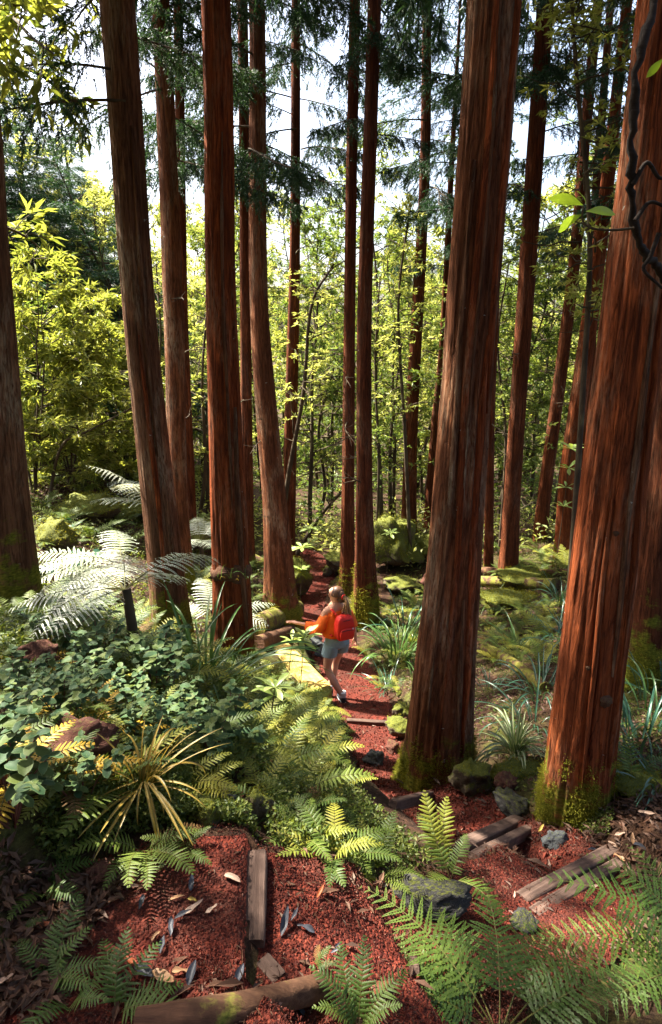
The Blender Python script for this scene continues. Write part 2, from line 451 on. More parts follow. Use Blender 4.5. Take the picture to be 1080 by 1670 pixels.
# ------------------------------------------------------------------ the cedar trunks
M_BARK = bark_mat("cedar_bark", (0.055, 0.016, 0.008), (0.24, 0.060, 0.020), (0.50, 0.125, 0.036), (0.30, 0.22, 0.14), 0.9, 0.35, grey_amt=.55)
M_BARKG = bark_mat("weathered_cedar_bark", (0.05, 0.025, 0.015), (0.175, 0.080, 0.042), (0.32, 0.165, 0.085), (0.34, 0.28, 0.19), 1.1, 0.5, grey_amt=0.95)
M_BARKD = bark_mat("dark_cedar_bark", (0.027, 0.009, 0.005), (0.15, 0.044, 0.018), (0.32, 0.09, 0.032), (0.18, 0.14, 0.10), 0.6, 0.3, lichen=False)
M_BARKM = bark_mat("mossy_cedar_bark", (0.028, 0.010, 0.006), (0.13, 0.040, 0.018), (0.25, 0.075, 0.03), (0.24, 0.20, 0.13), 1.1, 0.55)

M_BARKX = bark_mat("split_cedar_bark", (0.045, 0.019, 0.011), (0.18, 0.066, 0.030), (0.36, 0.14, 0.06), (0.34, 0.27, 0.18), 0.9, 0.45, grey_amt=.8, fibre=20)
def trunk_mesh(base, axis_pts_, radii, seg, rows, seed, flare=0.35, flare_h=0.45, ridge=0.05, lobes=5, mat=None, name="trunk", bury=0.35):
    """axis_pts_: world points up the trunk, radii at each; local coordinates are relative to base"""
    P = np.array([tuple(p) for p in axis_pts_]); n = rows
    L = np.concatenate([[0], np.cumsum(np.linalg.norm(np.diff(P, axis=0), axis=1))])
    t = np.linspace(0, 1, n) ** 1.35 * L[-1]
    sp = spline(P, 400); sl_ = np.concatenate([[0], np.cumsum(np.linalg.norm(np.diff(sp, axis=0), axis=1))])
    sl_ *= L[-1] / sl_[-1]
    C = np.stack([np.interp(t, sl_, sp[:, k]) for k in range(3)], -1)
    r = np.interp(t, L, radii)
    h = t - bury                                       # height over the ground
    a = np.arange(seg) / seg * 2 * math.pi
    A, H = np.meshgrid(a, h)
    fl = flare * np.exp(-np.clip(H, 0, None) / flare_h)
    rr = np.random.default_rng(seed); ph = rr.uniform(0, 6.28, 4)
    lob = 0.5 + 0.5 * np.cos(lobes * A + ph[0] + 0.6 * np.sin(2 * A + ph[1]))
    rad = 1 + fl * (0.45 + 0.85 * lob) + 0.045 * np.cos(2 * A + ph[2] + H * 0.35) + 0.03 * fbm(A * 1.2 + 3 * np.cos(A), H * .8, seed + 3, 3) + 0.022 * np.cos(5 * A + ph[3] - H * 0.3)
    k = max(12, int(seg / 3.2))
    u = A / (2 * math.pi)
    wob = 0.5 * fbm(u * 6, H * 0.5, seed, 2)
    f1 = vnoise(u * k + 0 * H, H * 1.3 + 7, seed, wrapx=k); f2 = vnoise(u * (k * 2), H * 4.0 + 3, seed + 5, wrapx=k * 2); f3 = vnoise(u * max(8, k // 3), H * 0.35, seed + 9, wrapx=max(8, k // 3))
    rad = rad + ridge * ((f1 - 0.5) * 0.9 + (f2 - 0.5) * 0.5 + (f3 - 0.5) * 0.9)
    Rr = r[:, None] * rad
    X = C[:, 0:1] + np.cos(A) * Rr; Y = C[:, 1:2] + np.sin(A) * Rr; Z = np.broadcast_to(C[:, 2:3], X.shape)
    mb = MB(); i = np.arange(n - 1)[:, None] * (seg + 1); j = np.arange(seg)[None, :]
    # a duplicate seam column keeps the UVs whole
    X = np.concatenate([X, X[:, :1]], 1); Y = np.concatenate([Y, Y[:, :1]], 1); Z = np.concatenate([Z, Z[:, :1]], 1)
    U = np.concatenate([A, A[:, :1] + 2 * math.pi], 1) * float(np.mean(r)); Vv = np.broadcast_to(h[:, None], X.shape)
    V = np.stack([X, Y, Z], -1) - np.array(tuple(base))
    mb.add(V, np.stack([i + j, i + j + 1, i + seg + 1 + j + 1, i + seg + 1 + j], -1).reshape(-1, 4), 0, np.stack([U, Vv], -1))
    return mb.mesh(name, mat or M_BARK, True), C, r, h

# name it by: base pixel, drop or depth, points up the picture (x, y) with the width in pixels, lean away in depth
TREES = {}
def cedar(key, base_px, Y, pts, label, seg=64, rows=120, mat=None, top=19.0, seed=None, flare=0.35, flare_h=0.4, ridge=0.05, lobes=5, group="red-barked cedars of the grove", dY=0.0):
    """pts: list of (px, py, width px) from the foot upwards"""
    W = []; rad = []
    p0 = at_Y(base_px[0], base_px[1], Y)
    g = gz(p0.x, p0.y)
    for k, (px, py, w) in enumerate(pts):
        p = at_Y(px, py, Y + dY * k / max(1, len(pts) - 1)); d = ray(px, py)
        depth = (p - CAM).dot(Vector((0, math.cos(PITCH), -math.sin(PITCH))))
        W.append(p); rad.append(w * 0.5 / FPX * depth)
    base = Vector((W[0].x, W[0].y, g))
    first = Vector((W[0].x - (W[1].x - W[0].x) * 0.02, W[0].y, min(g, W[0].z) - 0.35))
    axis = [first] + [q for q in W if q.z > g + 0.15]
    radii = [rad[0]] + [r_ for q, r_ in zip(W, rad) if q.z > g + 0.15]
    d = (axis[-1] - axis[-3 if len(axis) > 3 else -2]).normalized()
    z = axis[-1].z; d = (d + Vector((0, 0, 1.2))).normalized()
    rl = radii[-1]; zt = g + top
    for q in (0.35, 0.7, 1.0):
        axis.append(axis[-1] + d * ((zt - z) * 0.34 / d.z)); d = (d + Vector((0, 0, .5))).normalized()
        radii.append(rl * (1 - q * 0.78))
    t = thing("cedar_tree", label, "tree", base, group=group)
    seed = seed or (abs(hash(key)) % 9973 if False else sum(ord(c) * (i_ + 3) for i_, c in enumerate(key)))
    me, C, r, h = trunk_mesh(base, axis, radii, seg, rows, seed, flare, flare_h, ridge, lobes, mat)
    link("trunk", me, t)
    TREES[key] = dict(root=t, C=C, r=r, base=base, h=h)
    return t
cedar("a", (20, 1008), 4.45, [(20, 1008, 88), (8, 800, 70), (-22, 400, 62), (-52, 0, 56)], "cedar trunk cut by the edge of the picture, beyond the bluish leaf bed", 96, 170, M_BARKG, flare=.3)
cedar("b", (280, 1048), 5.3, [(280, 1048, 66), (270, 920, 54), (227, 500, 50), (191, 0, 53)], "broad leaning cedar rising out of the silvery fern fronds", 110, 190, M_BARKG, flare=.2)
cedar("c", (304, 955), 8.0, [(304, 955, 30), (291, 800, 31), (283, 500, 33), (262, 0, 28)], "straight cedar close behind the broad leaning one over the silvery ferns", 64, 120, M_BARKX, flare=.15)
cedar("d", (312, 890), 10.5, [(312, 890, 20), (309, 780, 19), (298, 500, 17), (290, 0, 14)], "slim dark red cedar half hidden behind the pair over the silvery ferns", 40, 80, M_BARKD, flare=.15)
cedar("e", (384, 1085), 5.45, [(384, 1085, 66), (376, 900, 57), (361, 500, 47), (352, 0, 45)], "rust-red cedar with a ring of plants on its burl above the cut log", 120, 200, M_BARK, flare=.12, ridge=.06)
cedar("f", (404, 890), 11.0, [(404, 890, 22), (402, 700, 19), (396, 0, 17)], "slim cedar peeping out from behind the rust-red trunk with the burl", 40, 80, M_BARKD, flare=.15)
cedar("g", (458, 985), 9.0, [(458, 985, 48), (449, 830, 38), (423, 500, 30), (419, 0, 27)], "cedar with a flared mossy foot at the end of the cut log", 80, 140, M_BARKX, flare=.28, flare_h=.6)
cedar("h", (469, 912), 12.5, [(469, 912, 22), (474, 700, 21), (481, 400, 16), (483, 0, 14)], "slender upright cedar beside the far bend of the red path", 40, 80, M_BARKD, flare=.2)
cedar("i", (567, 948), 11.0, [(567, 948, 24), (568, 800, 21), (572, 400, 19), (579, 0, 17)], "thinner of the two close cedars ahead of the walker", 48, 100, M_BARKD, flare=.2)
cedar("j", (596, 985), 9.7, [(596, 985, 36), (594, 800, 25), (595, 500, 23), (611, 0, 23)], "cedar with a green mossy foot, thicker of the pair ahead of the walker", 64, 120, M_BARKM, flare=.3, flare_h=.5)
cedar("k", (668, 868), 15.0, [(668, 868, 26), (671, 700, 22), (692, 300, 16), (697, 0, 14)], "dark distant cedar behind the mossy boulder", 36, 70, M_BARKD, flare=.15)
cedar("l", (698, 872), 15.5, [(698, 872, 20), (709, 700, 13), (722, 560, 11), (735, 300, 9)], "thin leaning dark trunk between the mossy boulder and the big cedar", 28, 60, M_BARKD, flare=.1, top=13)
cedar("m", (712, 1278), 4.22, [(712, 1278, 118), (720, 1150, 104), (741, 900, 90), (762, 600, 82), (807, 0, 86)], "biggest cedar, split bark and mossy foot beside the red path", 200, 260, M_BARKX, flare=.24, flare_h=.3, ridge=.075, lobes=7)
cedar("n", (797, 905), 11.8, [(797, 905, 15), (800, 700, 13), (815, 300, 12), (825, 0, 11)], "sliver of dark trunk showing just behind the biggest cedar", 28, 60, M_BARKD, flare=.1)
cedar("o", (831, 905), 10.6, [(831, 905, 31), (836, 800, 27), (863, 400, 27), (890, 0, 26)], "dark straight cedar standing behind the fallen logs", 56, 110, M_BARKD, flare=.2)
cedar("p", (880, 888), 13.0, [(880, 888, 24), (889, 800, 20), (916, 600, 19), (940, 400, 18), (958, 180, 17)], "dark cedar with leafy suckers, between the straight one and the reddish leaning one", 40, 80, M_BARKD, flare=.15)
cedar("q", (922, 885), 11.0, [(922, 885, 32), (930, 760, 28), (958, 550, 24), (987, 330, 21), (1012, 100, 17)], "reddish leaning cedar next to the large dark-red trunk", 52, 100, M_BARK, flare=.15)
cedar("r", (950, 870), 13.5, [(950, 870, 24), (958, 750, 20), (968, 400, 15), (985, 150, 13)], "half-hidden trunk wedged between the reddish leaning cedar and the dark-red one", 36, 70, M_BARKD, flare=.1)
cedar("s", (939, 1315), 3.16, [(939, 1315, 108), (950, 1200, 104), (986, 900, 100), (1023, 600, 98), (1062, 250, 92), (1090, 0, 90)], "large dark-red trunk with corded bark and mossy foot beside the step planks", 200, 260, M_BARK, flare=.14, flare_h=.25, ridge=.085, lobes=6)
cedar("t", (1046, 1115), 5.0, [(1046, 1115, 74), (1062, 950, 66), (1085, 750, 64), (1120, 400, 60)], "grey-green cedar trunk behind the large dark-red one, among strap leaves", 96, 160, M_BARKM, flare=.15)

def proj(x, y, z):
    d = Vector((x, y, z)) - CAM; c, s = math.cos(PITCH), math.sin(PITCH)
    dep = d.y * c - d.z * s; return 540 + FPX * d.x / dep, 835 - FPX * (d.y * s + d.z * c) / dep
# unseen cedars added behind and beside the viewpoint to block skylight and sun
for k, (x, y) in enumerate(((-4.2, -2.0), (-1.6, -4.2), (2.2, -5.6), (0.2, -7.5), (-6.5, -5), (-3.2, 2.5), (-4.9, 2.9), (6.4, 6.6), (4.9, 4.9), (7.6, 9.6), (0.6, -2.4), (-2.3, -1.4), (3.0, -2.2), (-4.6, -8), (4, -9))):
    z = gz(x, y); W0 = [Vector((x, y, z - .35)), Vector((x, y, z + 3)), Vector((x + .1, y, z + 9)), Vector((x, y, z + 19))]
    t = thing("cedar_tree", f"{ordinal(k)} of the unseen cedars added outside the picture to cast shade", "tree", (x, y, z), group="unseen shade cedars outside the picture")
    me, C, r, h = trunk_mesh((x, y, z), W0, [.3, .27, .2, .04], 28, 40, 90 + k, .2, .4, .04, 5, M_BARK)
    link("trunk", me, t); TREES["back%d" % k] = dict(root=t, C=C, r=r, base=Vector((x, y, z)), h=h)
# ------------------------------------------------------------------ leaf materials
L_FERN = leaf_mat("fern_green", [(0.035, 0.065, 0.011), (0.085, 0.13, 0.02), (0.15, 0.19, 0.03)], 0.42, 0.5, 0.3, isl=0.25)
L_FERNY = leaf_mat("fern_yellow_green", [(0.12, 0.15, 0.02), (0.21, 0.22, 0.03), (0.30, 0.27, 0.035)], 0.42, 0.5, 0.3, isl=0.25)
L_FERNG = leaf_mat("fern_gold", [(0.36, 0.22, 0.02), (0.48, 0.31, 0.03)], 0.35, 0.5, 0.3, isl=0.25)
L_SILVER_GLARE = leaf_mat("fern_silver_glare", [(0.27, 0.32, 0.22), (0.40, 0.44, 0.34), (0.54, 0.56, 0.47)], 0.2, 0.35, 0.6, 0.9, isl=0.25)  # silver-green fern; the sun's glare on its fronds is painted into this pale colour
L_FERND = leaf_mat("fern_deep", [(0.035, 0.07, 0.012), (0.065, 0.115, 0.018), (0.12, 0.165, 0.028)], 0.4, 0.5, 0.35, isl=0.25)
L_FERNB = leaf_mat('fern_brown', [(0.09, 0.05, 0.02), (0.17, 0.10, 0.035)], 0.3, 0.7, 0.2, isl=.25)
L_CONIF = leaf_mat("cedar_needles", [(0.012, 0.040, 0.024), (0.026, 0.066, 0.034), (0.05, 0.10, 0.038)], 0.25, 0.55, 0.3)
L_CONIF2 = leaf_mat("distant_cedar_needles", [(0.014, 0.05, 0.028), (0.03, 0.08, 0.038), (0.07, 0.125, 0.045)], 0.3, 0.55, 0.3)
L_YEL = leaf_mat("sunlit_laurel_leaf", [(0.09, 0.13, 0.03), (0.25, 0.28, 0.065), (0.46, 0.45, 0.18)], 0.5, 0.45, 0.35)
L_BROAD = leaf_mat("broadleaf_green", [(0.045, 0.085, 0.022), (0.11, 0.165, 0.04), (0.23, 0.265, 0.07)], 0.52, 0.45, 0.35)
L_BROADP = leaf_mat("broadleaf_pale_haze", [(0.11, 0.155, 0.045), (0.27, 0.31, 0.10), (0.47, 0.48, 0.22)], 0.55, 0.5, 0.3)  # leaf colour paled to stand in for haze and light in the background
L_ROUND = leaf_mat("round_leaf_blue_green", [(0.015, 0.045, 0.024), (0.028, 0.07, 0.035), (0.05, 0.095, 0.04), (0.10, 0.125, 0.03), (0.17, 0.16, 0.035)], 0.25, 0.55, 0.12, 1.0, vein=((0.14, 0.19, 0.08), [(0.40, 0.0), (0.47, 0.7)]))
L_STRAP = leaf_mat("strap_leaf", [(0.035, 0.085, 0.022), (0.06, 0.13, 0.03), (0.10, 0.17, 0.04)], 0.3, 0.35, 0.5)
L_STRAPB = leaf_mat("strap_leaf_blue", [(0.02, 0.07, 0.04), (0.035, 0.10, 0.062), (0.05, 0.13, 0.07)], 0.25, 0.3, 0.6)
L_VARI = leaf_mat("striped_leaf", [(0.42, 0.44, 0.26), (0.52, 0.53, 0.34)], 0.3, 0.4, 0.4, 0.9, vein=((0.10, 0.20, 0.035), [(0.20, 0.0), (0.33, 1.0)]))
L_GOLDS = leaf_mat("straw_leaf", [(0.30, 0.18, 0.025), (0.44, 0.30, 0.06)], 0.3, 0.45, 0.4, 0.9, vein=((0.17, 0.15, 0.03), [(0.22, 0.0), (0.36, 0.9)]))
L_WHORL = leaf_mat("whorl_leaf", [(0.15, 0.25, 0.06), (0.25, 0.34, 0.09), (0.36, 0.42, 0.14)], 0.4, 0.38, 0.45)
L_BRIGHT = leaf_mat("vine_leaf", [(0.20, 0.33, 0.03), (0.28, 0.40, 0.05)], 0.5, 0.35, 0.5)
L_BLUE = leaf_mat("broad_blue_leaf", [(0.012, 0.045, 0.03), (0.02, 0.06, 0.035), (0.03, 0.075, 0.02)], 0.2, 0.5, 0.2, 1.0)
L_HERB = leaf_mat("herb_green", [(0.035, 0.06, 0.013), (0.075, 0.11, 0.02), (0.15, 0.175, 0.035), (0.17, 0.17, 0.09)], 0.4, 0.5, 0.3)
M_VINE_ = None
L_MOSS = leaf_mat("moss_green", [(0.07, 0.085, 0.010), (0.19, 0.19, 0.02), (0.34, 0.31, 0.04)], 0.3, 0.8, 0.1)
L_LITTER = leaf_mat("dead_leaf", [(0.035, 0.018, 0.012), (0.09, 0.04, 0.022), (0.10, 0.055, 0.033), (0.065, 0.055, 0.055)], 0.1, 0.6, 0.3, 0.6)
def twig_material():
    m, nt, _ = newmat("twig_bark"); co = coords(nt)
    n = noise_tex(nt, mapping(nt, co, (1, 1, .3)), 9, 5)
    finish(nt, ramp(nt, n, [(0.3, (0.025, 0.018, 0.012)), (0.55, (0.07, 0.05, 0.03)), (0.75, (0.13, 0.115, 0.06))]), 0.9, n, 0.5, 0.02, 0.2)
    return m
M_TWIG = twig_material()
def stem_material():
    m, nt, _ = newmat("stem_red"); finish(nt, (0.10, 0.03, 0.02), 0.6); return m
M_STEM = stem_material()
def fstem_material():
    m, nt, _ = newmat("fern_stalk"); finish(nt, (0.09, 0.085, 0.02), 0.6); return m
M_FSTEM = fstem_material()

# ------------------------------------------------------------------ foliage meshes
def unit(v): return v / max(np.linalg.norm(v), 1e-9)
def frond(seed, L=0.6, pairs=18, pl=0.13, m=9, a0=55, a1=-25, stalk=0.16, pw=0.24, droop=0.18, prof='lance', fwd=72, width=0.30, mats=None, rad=0.0022, side_curl=0.0):
    """one fern frond: arching rachis, pinnae in pairs, each cut into pinnules. grows out along +X"""
    rr = np.random.default_rng(seed); mb = MB()
    n = 40; s = np.linspace(0, 1, n); ang = np.radians(a0 + (a1 - a0) * s ** 1.1)
    yaw = side_curl * s ** 2
    d = np.stack([np.cos(ang) * np.cos(yaw), np.cos(ang) * np.sin(yaw), np.sin(ang)], -1)
    P = np.concatenate([[np.zeros(3)], np.cumsum(d[:-1] * L / (n - 1), axis=0)])
    tube(mb, P[::4], np.linspace(rad * 1.3, rad * 0.3, len(P[::4])), 4, 1, False)
    at = lambda q: (np.array([np.interp(q, s, P[:, k]) for k in range(3)]), unit(np.array([np.interp(q, s, d[:, k]) for k in range(3)])))
    V = []; UV = []
    for k in range(pairs):
        q = stalk + (1 - stalk) * ((k + 0.5) / pairs) ** 0.95
        p, T = at(q); f = (q - stalk) / (1 - stalk)
        if prof == 'lance': ln = math.sin(math.pi * min(1, (0.16 + 0.84 * f)) ** 0.8) ** 0.8
        elif prof == 'tri': ln = (1 - f) ** 0.85 * (0.75 + 0.25 * min(1, f * 6))
        else: ln = math.sin(math.pi * min(1, (0.1 + 0.9 * f))) ** 0.6
        Sd = unit(np.cross(np.array([0, 0, 1.0]), T)); Nn = np.cross(T, Sd)
        for sg in (-1, 1):
            l = pl * ln * rr.uniform(0.9, 1.08)
            if l < 0.006: continue
            fa = math.radians(fwd - 22 * f + rr.uniform(-5, 5))
            D = unit(T * math.cos(fa) + Sd * sg * math.sin(fa) + Nn * 0.08)
            dr = droop * rr.uniform(0.6, 1.3)
            mm = max(3, int(m * (0.35 + 0.65 * ln)))
            for b in range(mm):
                g = (b + 0.35) / mm
                c = p + D * l * g + np.array([0, 0, -1]) * dr * l * g * g
                Dl = unit(D + np.array([0, 0, -1]) * 2 * dr * g)
                Tp = unit(T - Dl * np.dot(T, Dl))
                pwid = l * pw * (1 - g) ** 0.75 * (0.75 + 0.25 * min(1, g * 8)) + 0.0015
                for s2 in (-1, 1):
                    E = unit(Tp * s2 + Dl * 0.55); Wd = Dl * (l / mm * width * 1.6)
                    nz = np.cross(Dl, Tp) * rr.uniform(-0.12, 0.12) * pwid
                    V += [c - Wd * 0.75, c + E * pwid * 0.6 - Wd * 0.8 + nz, c + E * pwid + nz * 1.6, c + E * pwid * 0.55 + Wd * 0.95 + nz]
            tip = p + D * l + np.array([0, 0, -1]) * dr * l
            c = p + D * l * (1 - 0.6 / mm) + np.array([0, 0, -1]) * dr * l
            w = T * l * 0.03
            V += [c - w, c + w, tip + D * l * 0.06, tip + D * l * 0.03 - w * 0.2]
    V = np.array(V); F = np.arange(len(V)).reshape(-1, 4)
    mb.add(V, F, 0)
    return mb
def frond_solid(seed, L=.42, pairs=16, pl=.085, a0=55, a1=-20, stalk=.14, droop=.15, fwd=74, fill=.86, teeth=7, side_curl=0.0, prof='lance', rad=.0022):
    """fern frond whose pinnae are single toothed blades"""
    rr = np.random.default_rng(seed); mb = MB(); n = 30; s = np.linspace(0, 1, n); ang = np.radians(a0 + (a1 - a0) * s ** 1.1); yaw = side_curl * s ** 2
    d = np.stack([np.cos(ang) * np.cos(yaw), np.cos(ang) * np.sin(yaw), np.sin(ang)], -1)
    P = np.concatenate([[np.zeros(3)], np.cumsum(d[:-1] * L / (n - 1), axis=0)]); tube(mb, P[::3], np.linspace(rad * 1.3, rad * .3, len(P[::3])), 4, 1, False)
    gap = L * (1 - stalk) / pairs
    for k in range(pairs):
        f = (k + .5) / pairs; q = stalk + (1 - stalk) * f; p = np.array([np.interp(q, s, P[:, a]) for a in range(3)]); T = unit(np.array([np.interp(q, s, d[:, a]) for a in range(3)]))
        Sd = unit(np.cross(np.array([0, 0, 1.0]), T)); Nn = np.cross(T, Sd); ln = (math.sin(math.pi * min(1, .2 + .8 * f) ** .85) ** .75 if prof == 'lance' else (1 - f) ** .8)
        for sg in (-1, 1):
            l = pl * ln * rr.uniform(.85, 1.1)
            if l < .006 or rr.random() < .03: continue
            fa = math.radians(fwd - 24 * f + rr.uniform(-6, 6)); D = unit(T * math.cos(fa) + Sd * sg * math.sin(fa) + Nn * rr.uniform(0, .18)); Tp = unit(T - D * np.dot(T, D)); Np = np.cross(D, Tp) * sg; V = []; dr = droop * rr.uniform(.5, 1.5)
            m = teeth * 2 + 1
            for b in range(m):
                g = b / (m - 1); c = p + D * l * g + np.array([0, 0, -1]) * dr * l * g * g; w = gap * fill * .5 * (1 - g) ** .6 * (.8 + .2 * min(1, g * 6)) * (1.0 if b % 2 else .72) + .0004
                V += [c - Tp * w + Np * w * .25, c, c + Tp * w + Np * w * .25]
            F = [[b * 3 + e, (b + 1) * 3 + e, (b + 1) * 3 + e + 1, b * 3 + e + 1] for b in range(m - 1) for e in (0, 1)]
            mb.add(V, np.array(F), 0)
    return mb
def leaf_blade(L, W, nseg=6, curve=0.25, fold=0.12, shape='lance', wave=0.0, seed=0, base=(0, 0, 0)):
    """flat leaf along +X, folded at the midrib, drooping by curve; UV x across (0..1)"""
    rr = np.random.default_rng(seed); V = []; UV = []
    for k in range(nseg + 1):
        t = k / nseg
        if shape == 'lance': w = math.sin(math.pi * min(1, 0.04 + 0.96 * t) ** 0.85) ** 0.9
        elif shape == 'oval': w = math.sqrt(max(0.0, 1 - (2 * (0.03 + .97 * t) ** 0.9 - 1) ** 2)) ** 0.9
        elif shape == 'obov': w = math.sin(math.pi * (0.03 + 0.97 * t) ** 1.45) ** 0.8
        elif shape == 'strap': w = min(1, 0.55 + t * 1.6) * (1 - t ** 4) ** 0.8
        else: w = 1 - t
        w = max(w, 0.02) * W * 0.5
        x = L * (t - 0.10 * curve * t * t); z = -curve * L * t * t
        wv = wave * W * math.sin(t * 9 + seed)
        for e, u in ((-1, 0.0), (-0.55, 0.22), (0, 0.5), (0.55, 0.78), (1, 1.0)):
            V.append((x, e * w, z + abs(e) * w * fold * 2 + wv * e)); UV.append((u, t))
    F = [[k * 5 + c, (k + 1) * 5 + c, (k + 1) * 5 + c + 1, k * 5 + c + 1] for k in range(nseg) for c in range(4)]
    return np.array(V) + np.array(base), np.array(F), np.array(UV)
def strap_mesh(seed, L, W, a0, a1, nseg=11, twist=0.3, mat=None):
    """one long arching leaf in the XZ plane from the origin"""
    rr = np.random.default_rng(seed); n = nseg + 1; t = np.linspace(0, 1, n)
    ang = np.radians(a0 + (a1 - a0) * t ** 1.3); d = np.stack([np.cos(ang), 0 * t, np.sin(ang)], -1)
    P = np.concatenate([[np.zeros(3)], np.cumsum(d[:-1] * L / nseg, axis=0)]); P[:, 1] += rr.uniform(-.08, .08) * L * t * t
    w = W * 0.5 * np.minimum(1, 0.55 + 1.3 * t) * (1 - t ** 3.2) ** 0.8 + 0.0006
    V = []; UV = []
    for k in range(n):
        nrm = np.array([-math.sin(ang[k]), 0, math.cos(ang[k])]); sd = np.array([0, 1.0, 0]); tw = twist * t[k] * rr.uniform(.9, 1.1)
        s_ = sd * math.cos(tw) + nrm * math.sin(tw); n_ = nrm * math.cos(tw) - sd * math.sin(tw)
        for e, u in ((-1, 0), (-.5, .25), (0, .5), (.5, .75), (1, 1)):
            V.append(P[k] + s_ * w[k] * e + n_ * abs(e) * w[k] * 0.45); UV.append((u, t[k]))
    F = np.array([[k * 5 + c, (k + 1) * 5 + c, (k + 1) * 5 + c + 1, k * 5 + c + 1] for k in range(nseg) for c in range(4)])
    mb = MB(); mb.add(V, F, 0, UV); return mb.mesh("leaf", mat, True)
def kites(mb, C, D, S, Nn, L, W, mi=0, fold=0.2):
    """many folded leaves at once: centre base C, along D, side S, normal Nn; two triangles each"""
    C = np.asarray(C); L = np.asarray(L)[:, None]; W = np.asarray(W)[:, None]
    tip = C + D * L - Nn * L * 0.12
    a = C + D * L * 0.45 + S * W * 0.5 + Nn * W * fold; b = C + D * L * 0.45 - S * W * 0.5 + Nn * W * fold
    V = np.stack([C, a, tip, b], 1).reshape(-1, 3); n = len(C); o = np.arange(n)[:, None] * 4
    F = np.concatenate([o + np.array([[0, 2, 1]]), o + np.array([[0, 3, 2]])], 1).reshape(-1, 3)
    uv = np.tile(np.array([[.5, 0], [1, .45], [.5, 1], [0, .45]]), (n, 1))
    mb.add(V, F, mi, uv)
def frames(D, rr, flat=0.0):
    """side and normal for leaf directions"""
    n = len(D); up = np.tile(np.array([0, 0, 1.0]), (n, 1)) + rr.normal(0, 1, (n, 3)) * (1 - flat)
    S = np.cross(D, up); S /= np.maximum(np.linalg.norm(S, axis=1, keepdims=True), 1e-6)
    return S, np.cross(S, D)
def norm_rows(a): return a / np.maximum(np.linalg.norm(a, axis=1, keepdims=True), 1e-9)

def conifer_branch(seed, L=1.9, nsec=30, nlet=7, nneed=15, nl=0.032, droop=0.55):
    """cedar branch along +X: drooping ropes of needles"""
    rr = np.random.default_rng(seed); mb = MB()
    t = np.linspace(0, 1, 12); z = 0.10 * t - droop * L * 0.5 * t ** 2 + 0.12 * L * t ** 4; y = 0.08 * L * np.sin(t * 3 + seed)
    P = np.stack([t * L, y, z], -1); tube(mb, P, np.linspace(0.016, 0.004, 12), 5, 1, False)
    C = []; D = []
    for k in range(nsec):
        q = 0.14 + 0.86 * (k + rr.uniform(0, 1)) / nsec
        p = np.array([np.interp(q, t, P[:, a]) for a in range(3)]); sg = 1 if k % 2 else -1
        ls = (0.16 + 0.42 * math.sin(math.pi * min(1, q) ** 0.8)) * L / 1.9 * rr.uniform(.6, 1.15)
        az = sg * rr.uniform(0.5, 1.2); dd = unit(np.array([math.cos(az), math.sin(az), rr.uniform(-.5, .15)]))
        n = 7; s = np.linspace(0, 1, n); Q = p + dd * ls * s[:, None] + np.array([0, 0, -1]) * (ls * 0.55 * s ** 1.8)[:, None]
        tube(mb, Q[::2], np.linspace(0.005, 0.002, 4), 3, 1, False)
        for b in range(nlet):
            s0 = rr.uniform(0.12, 1.0); bp = np.array([np.interp(s0, s, Q[:, a]) for a in range(3)])
            bd = unit(dd * 0.7 + rr.normal(0, .5, 3) + np.array([0, 0, -0.55])); bl = rr.uniform(0.07, 0.17) * (1.15 - 0.4 * s0)
            e = np.linspace(0.0, 1, nneed); c = bp + bd * bl * e[:, None] + np.array([0, 0, -1]) * (bl * .35 * e * e)[:, None]
            nd = norm_rows(rr.normal(0, 1, (nneed, 3))); nd = norm_rows(nd * 0.75 + bd * 0.9)
            C.append(c); D.append(nd)
    C = np.concatenate(C); D = np.concatenate(D); n = len(C)
    S, _ = frames(D, rr); w = 0.0028 + 0 * rr.uniform(0, 1, n); l = nl * rr.uniform(.7, 1.25, n)
    V = np.stack([C - S * w[:, None], C + S * w[:, None], C + D * l[:, None]], 1).reshape(-1, 3)
    mb.add(V, np.arange(len(V)).reshape(-1, 3), 0)
    return mb
CB = [conifer_branch(s, nsec=40, nlet=10, nneed=16, nl=.04) for s in (1, 2, 3, 4)]
def conifer_crown(seed, H=11.0, n=46, r0=2.4, low=1.0, coarse=None):
    rr = np.random.default_rng(seed); mb = MB(); src = coarse or CB
    for k in range(n):
        f = (k + rr.uniform(0, .8)) / n; az = k * 2.4 + rr.uniform(-.4, .4); s = (r0 * (1 - f) ** 0.75 + 0.35) / 1.9 * rr.uniform(.8, 1.15)
        mb.merge(src[k % len(src)], mat4((0, 0, f * H), (0, rr.uniform(-.25, .15), az), s))
    return mb
# coarser branches with bigger needles for crowns that are far off
CBF = [conifer_branch(s, nsec=22, nlet=7, nneed=9, nl=0.085, droop=0.6) for s in (5, 6)]
for b in CBF:
    pass
def fatten(mbs, k):
    for b in mbs:
        for q in range(len(b.v)):
            if q == len(b.v) - 1:
                V = b.v[q].reshape(-1, 3, 3); c = V.mean(1, keepdims=True); e = V[:, 1] - V[:, 0]
                V[:, 0] -= e * k; V[:, 1] += e * k; b.v[q] = V.reshape(-1, 3)
fatten(CBF, 1.0); fatten(CB, 0.7)
CBM = [b.mesh("branch", [L_CONIF, M_TWIG]) for b in CB]
CROWN = [conifer_crown(s, 11, 40, 2.5, coarse=CBF).mesh("crown", [L_CONIF, M_TWIG]) for s in (21, 22)]
CROWN_FAR = [conifer_crown(s, 12, 190, 3.2, coarse=CBF).mesh("crown", [L_CONIF2, M_TWIG]) for s in (23,)]

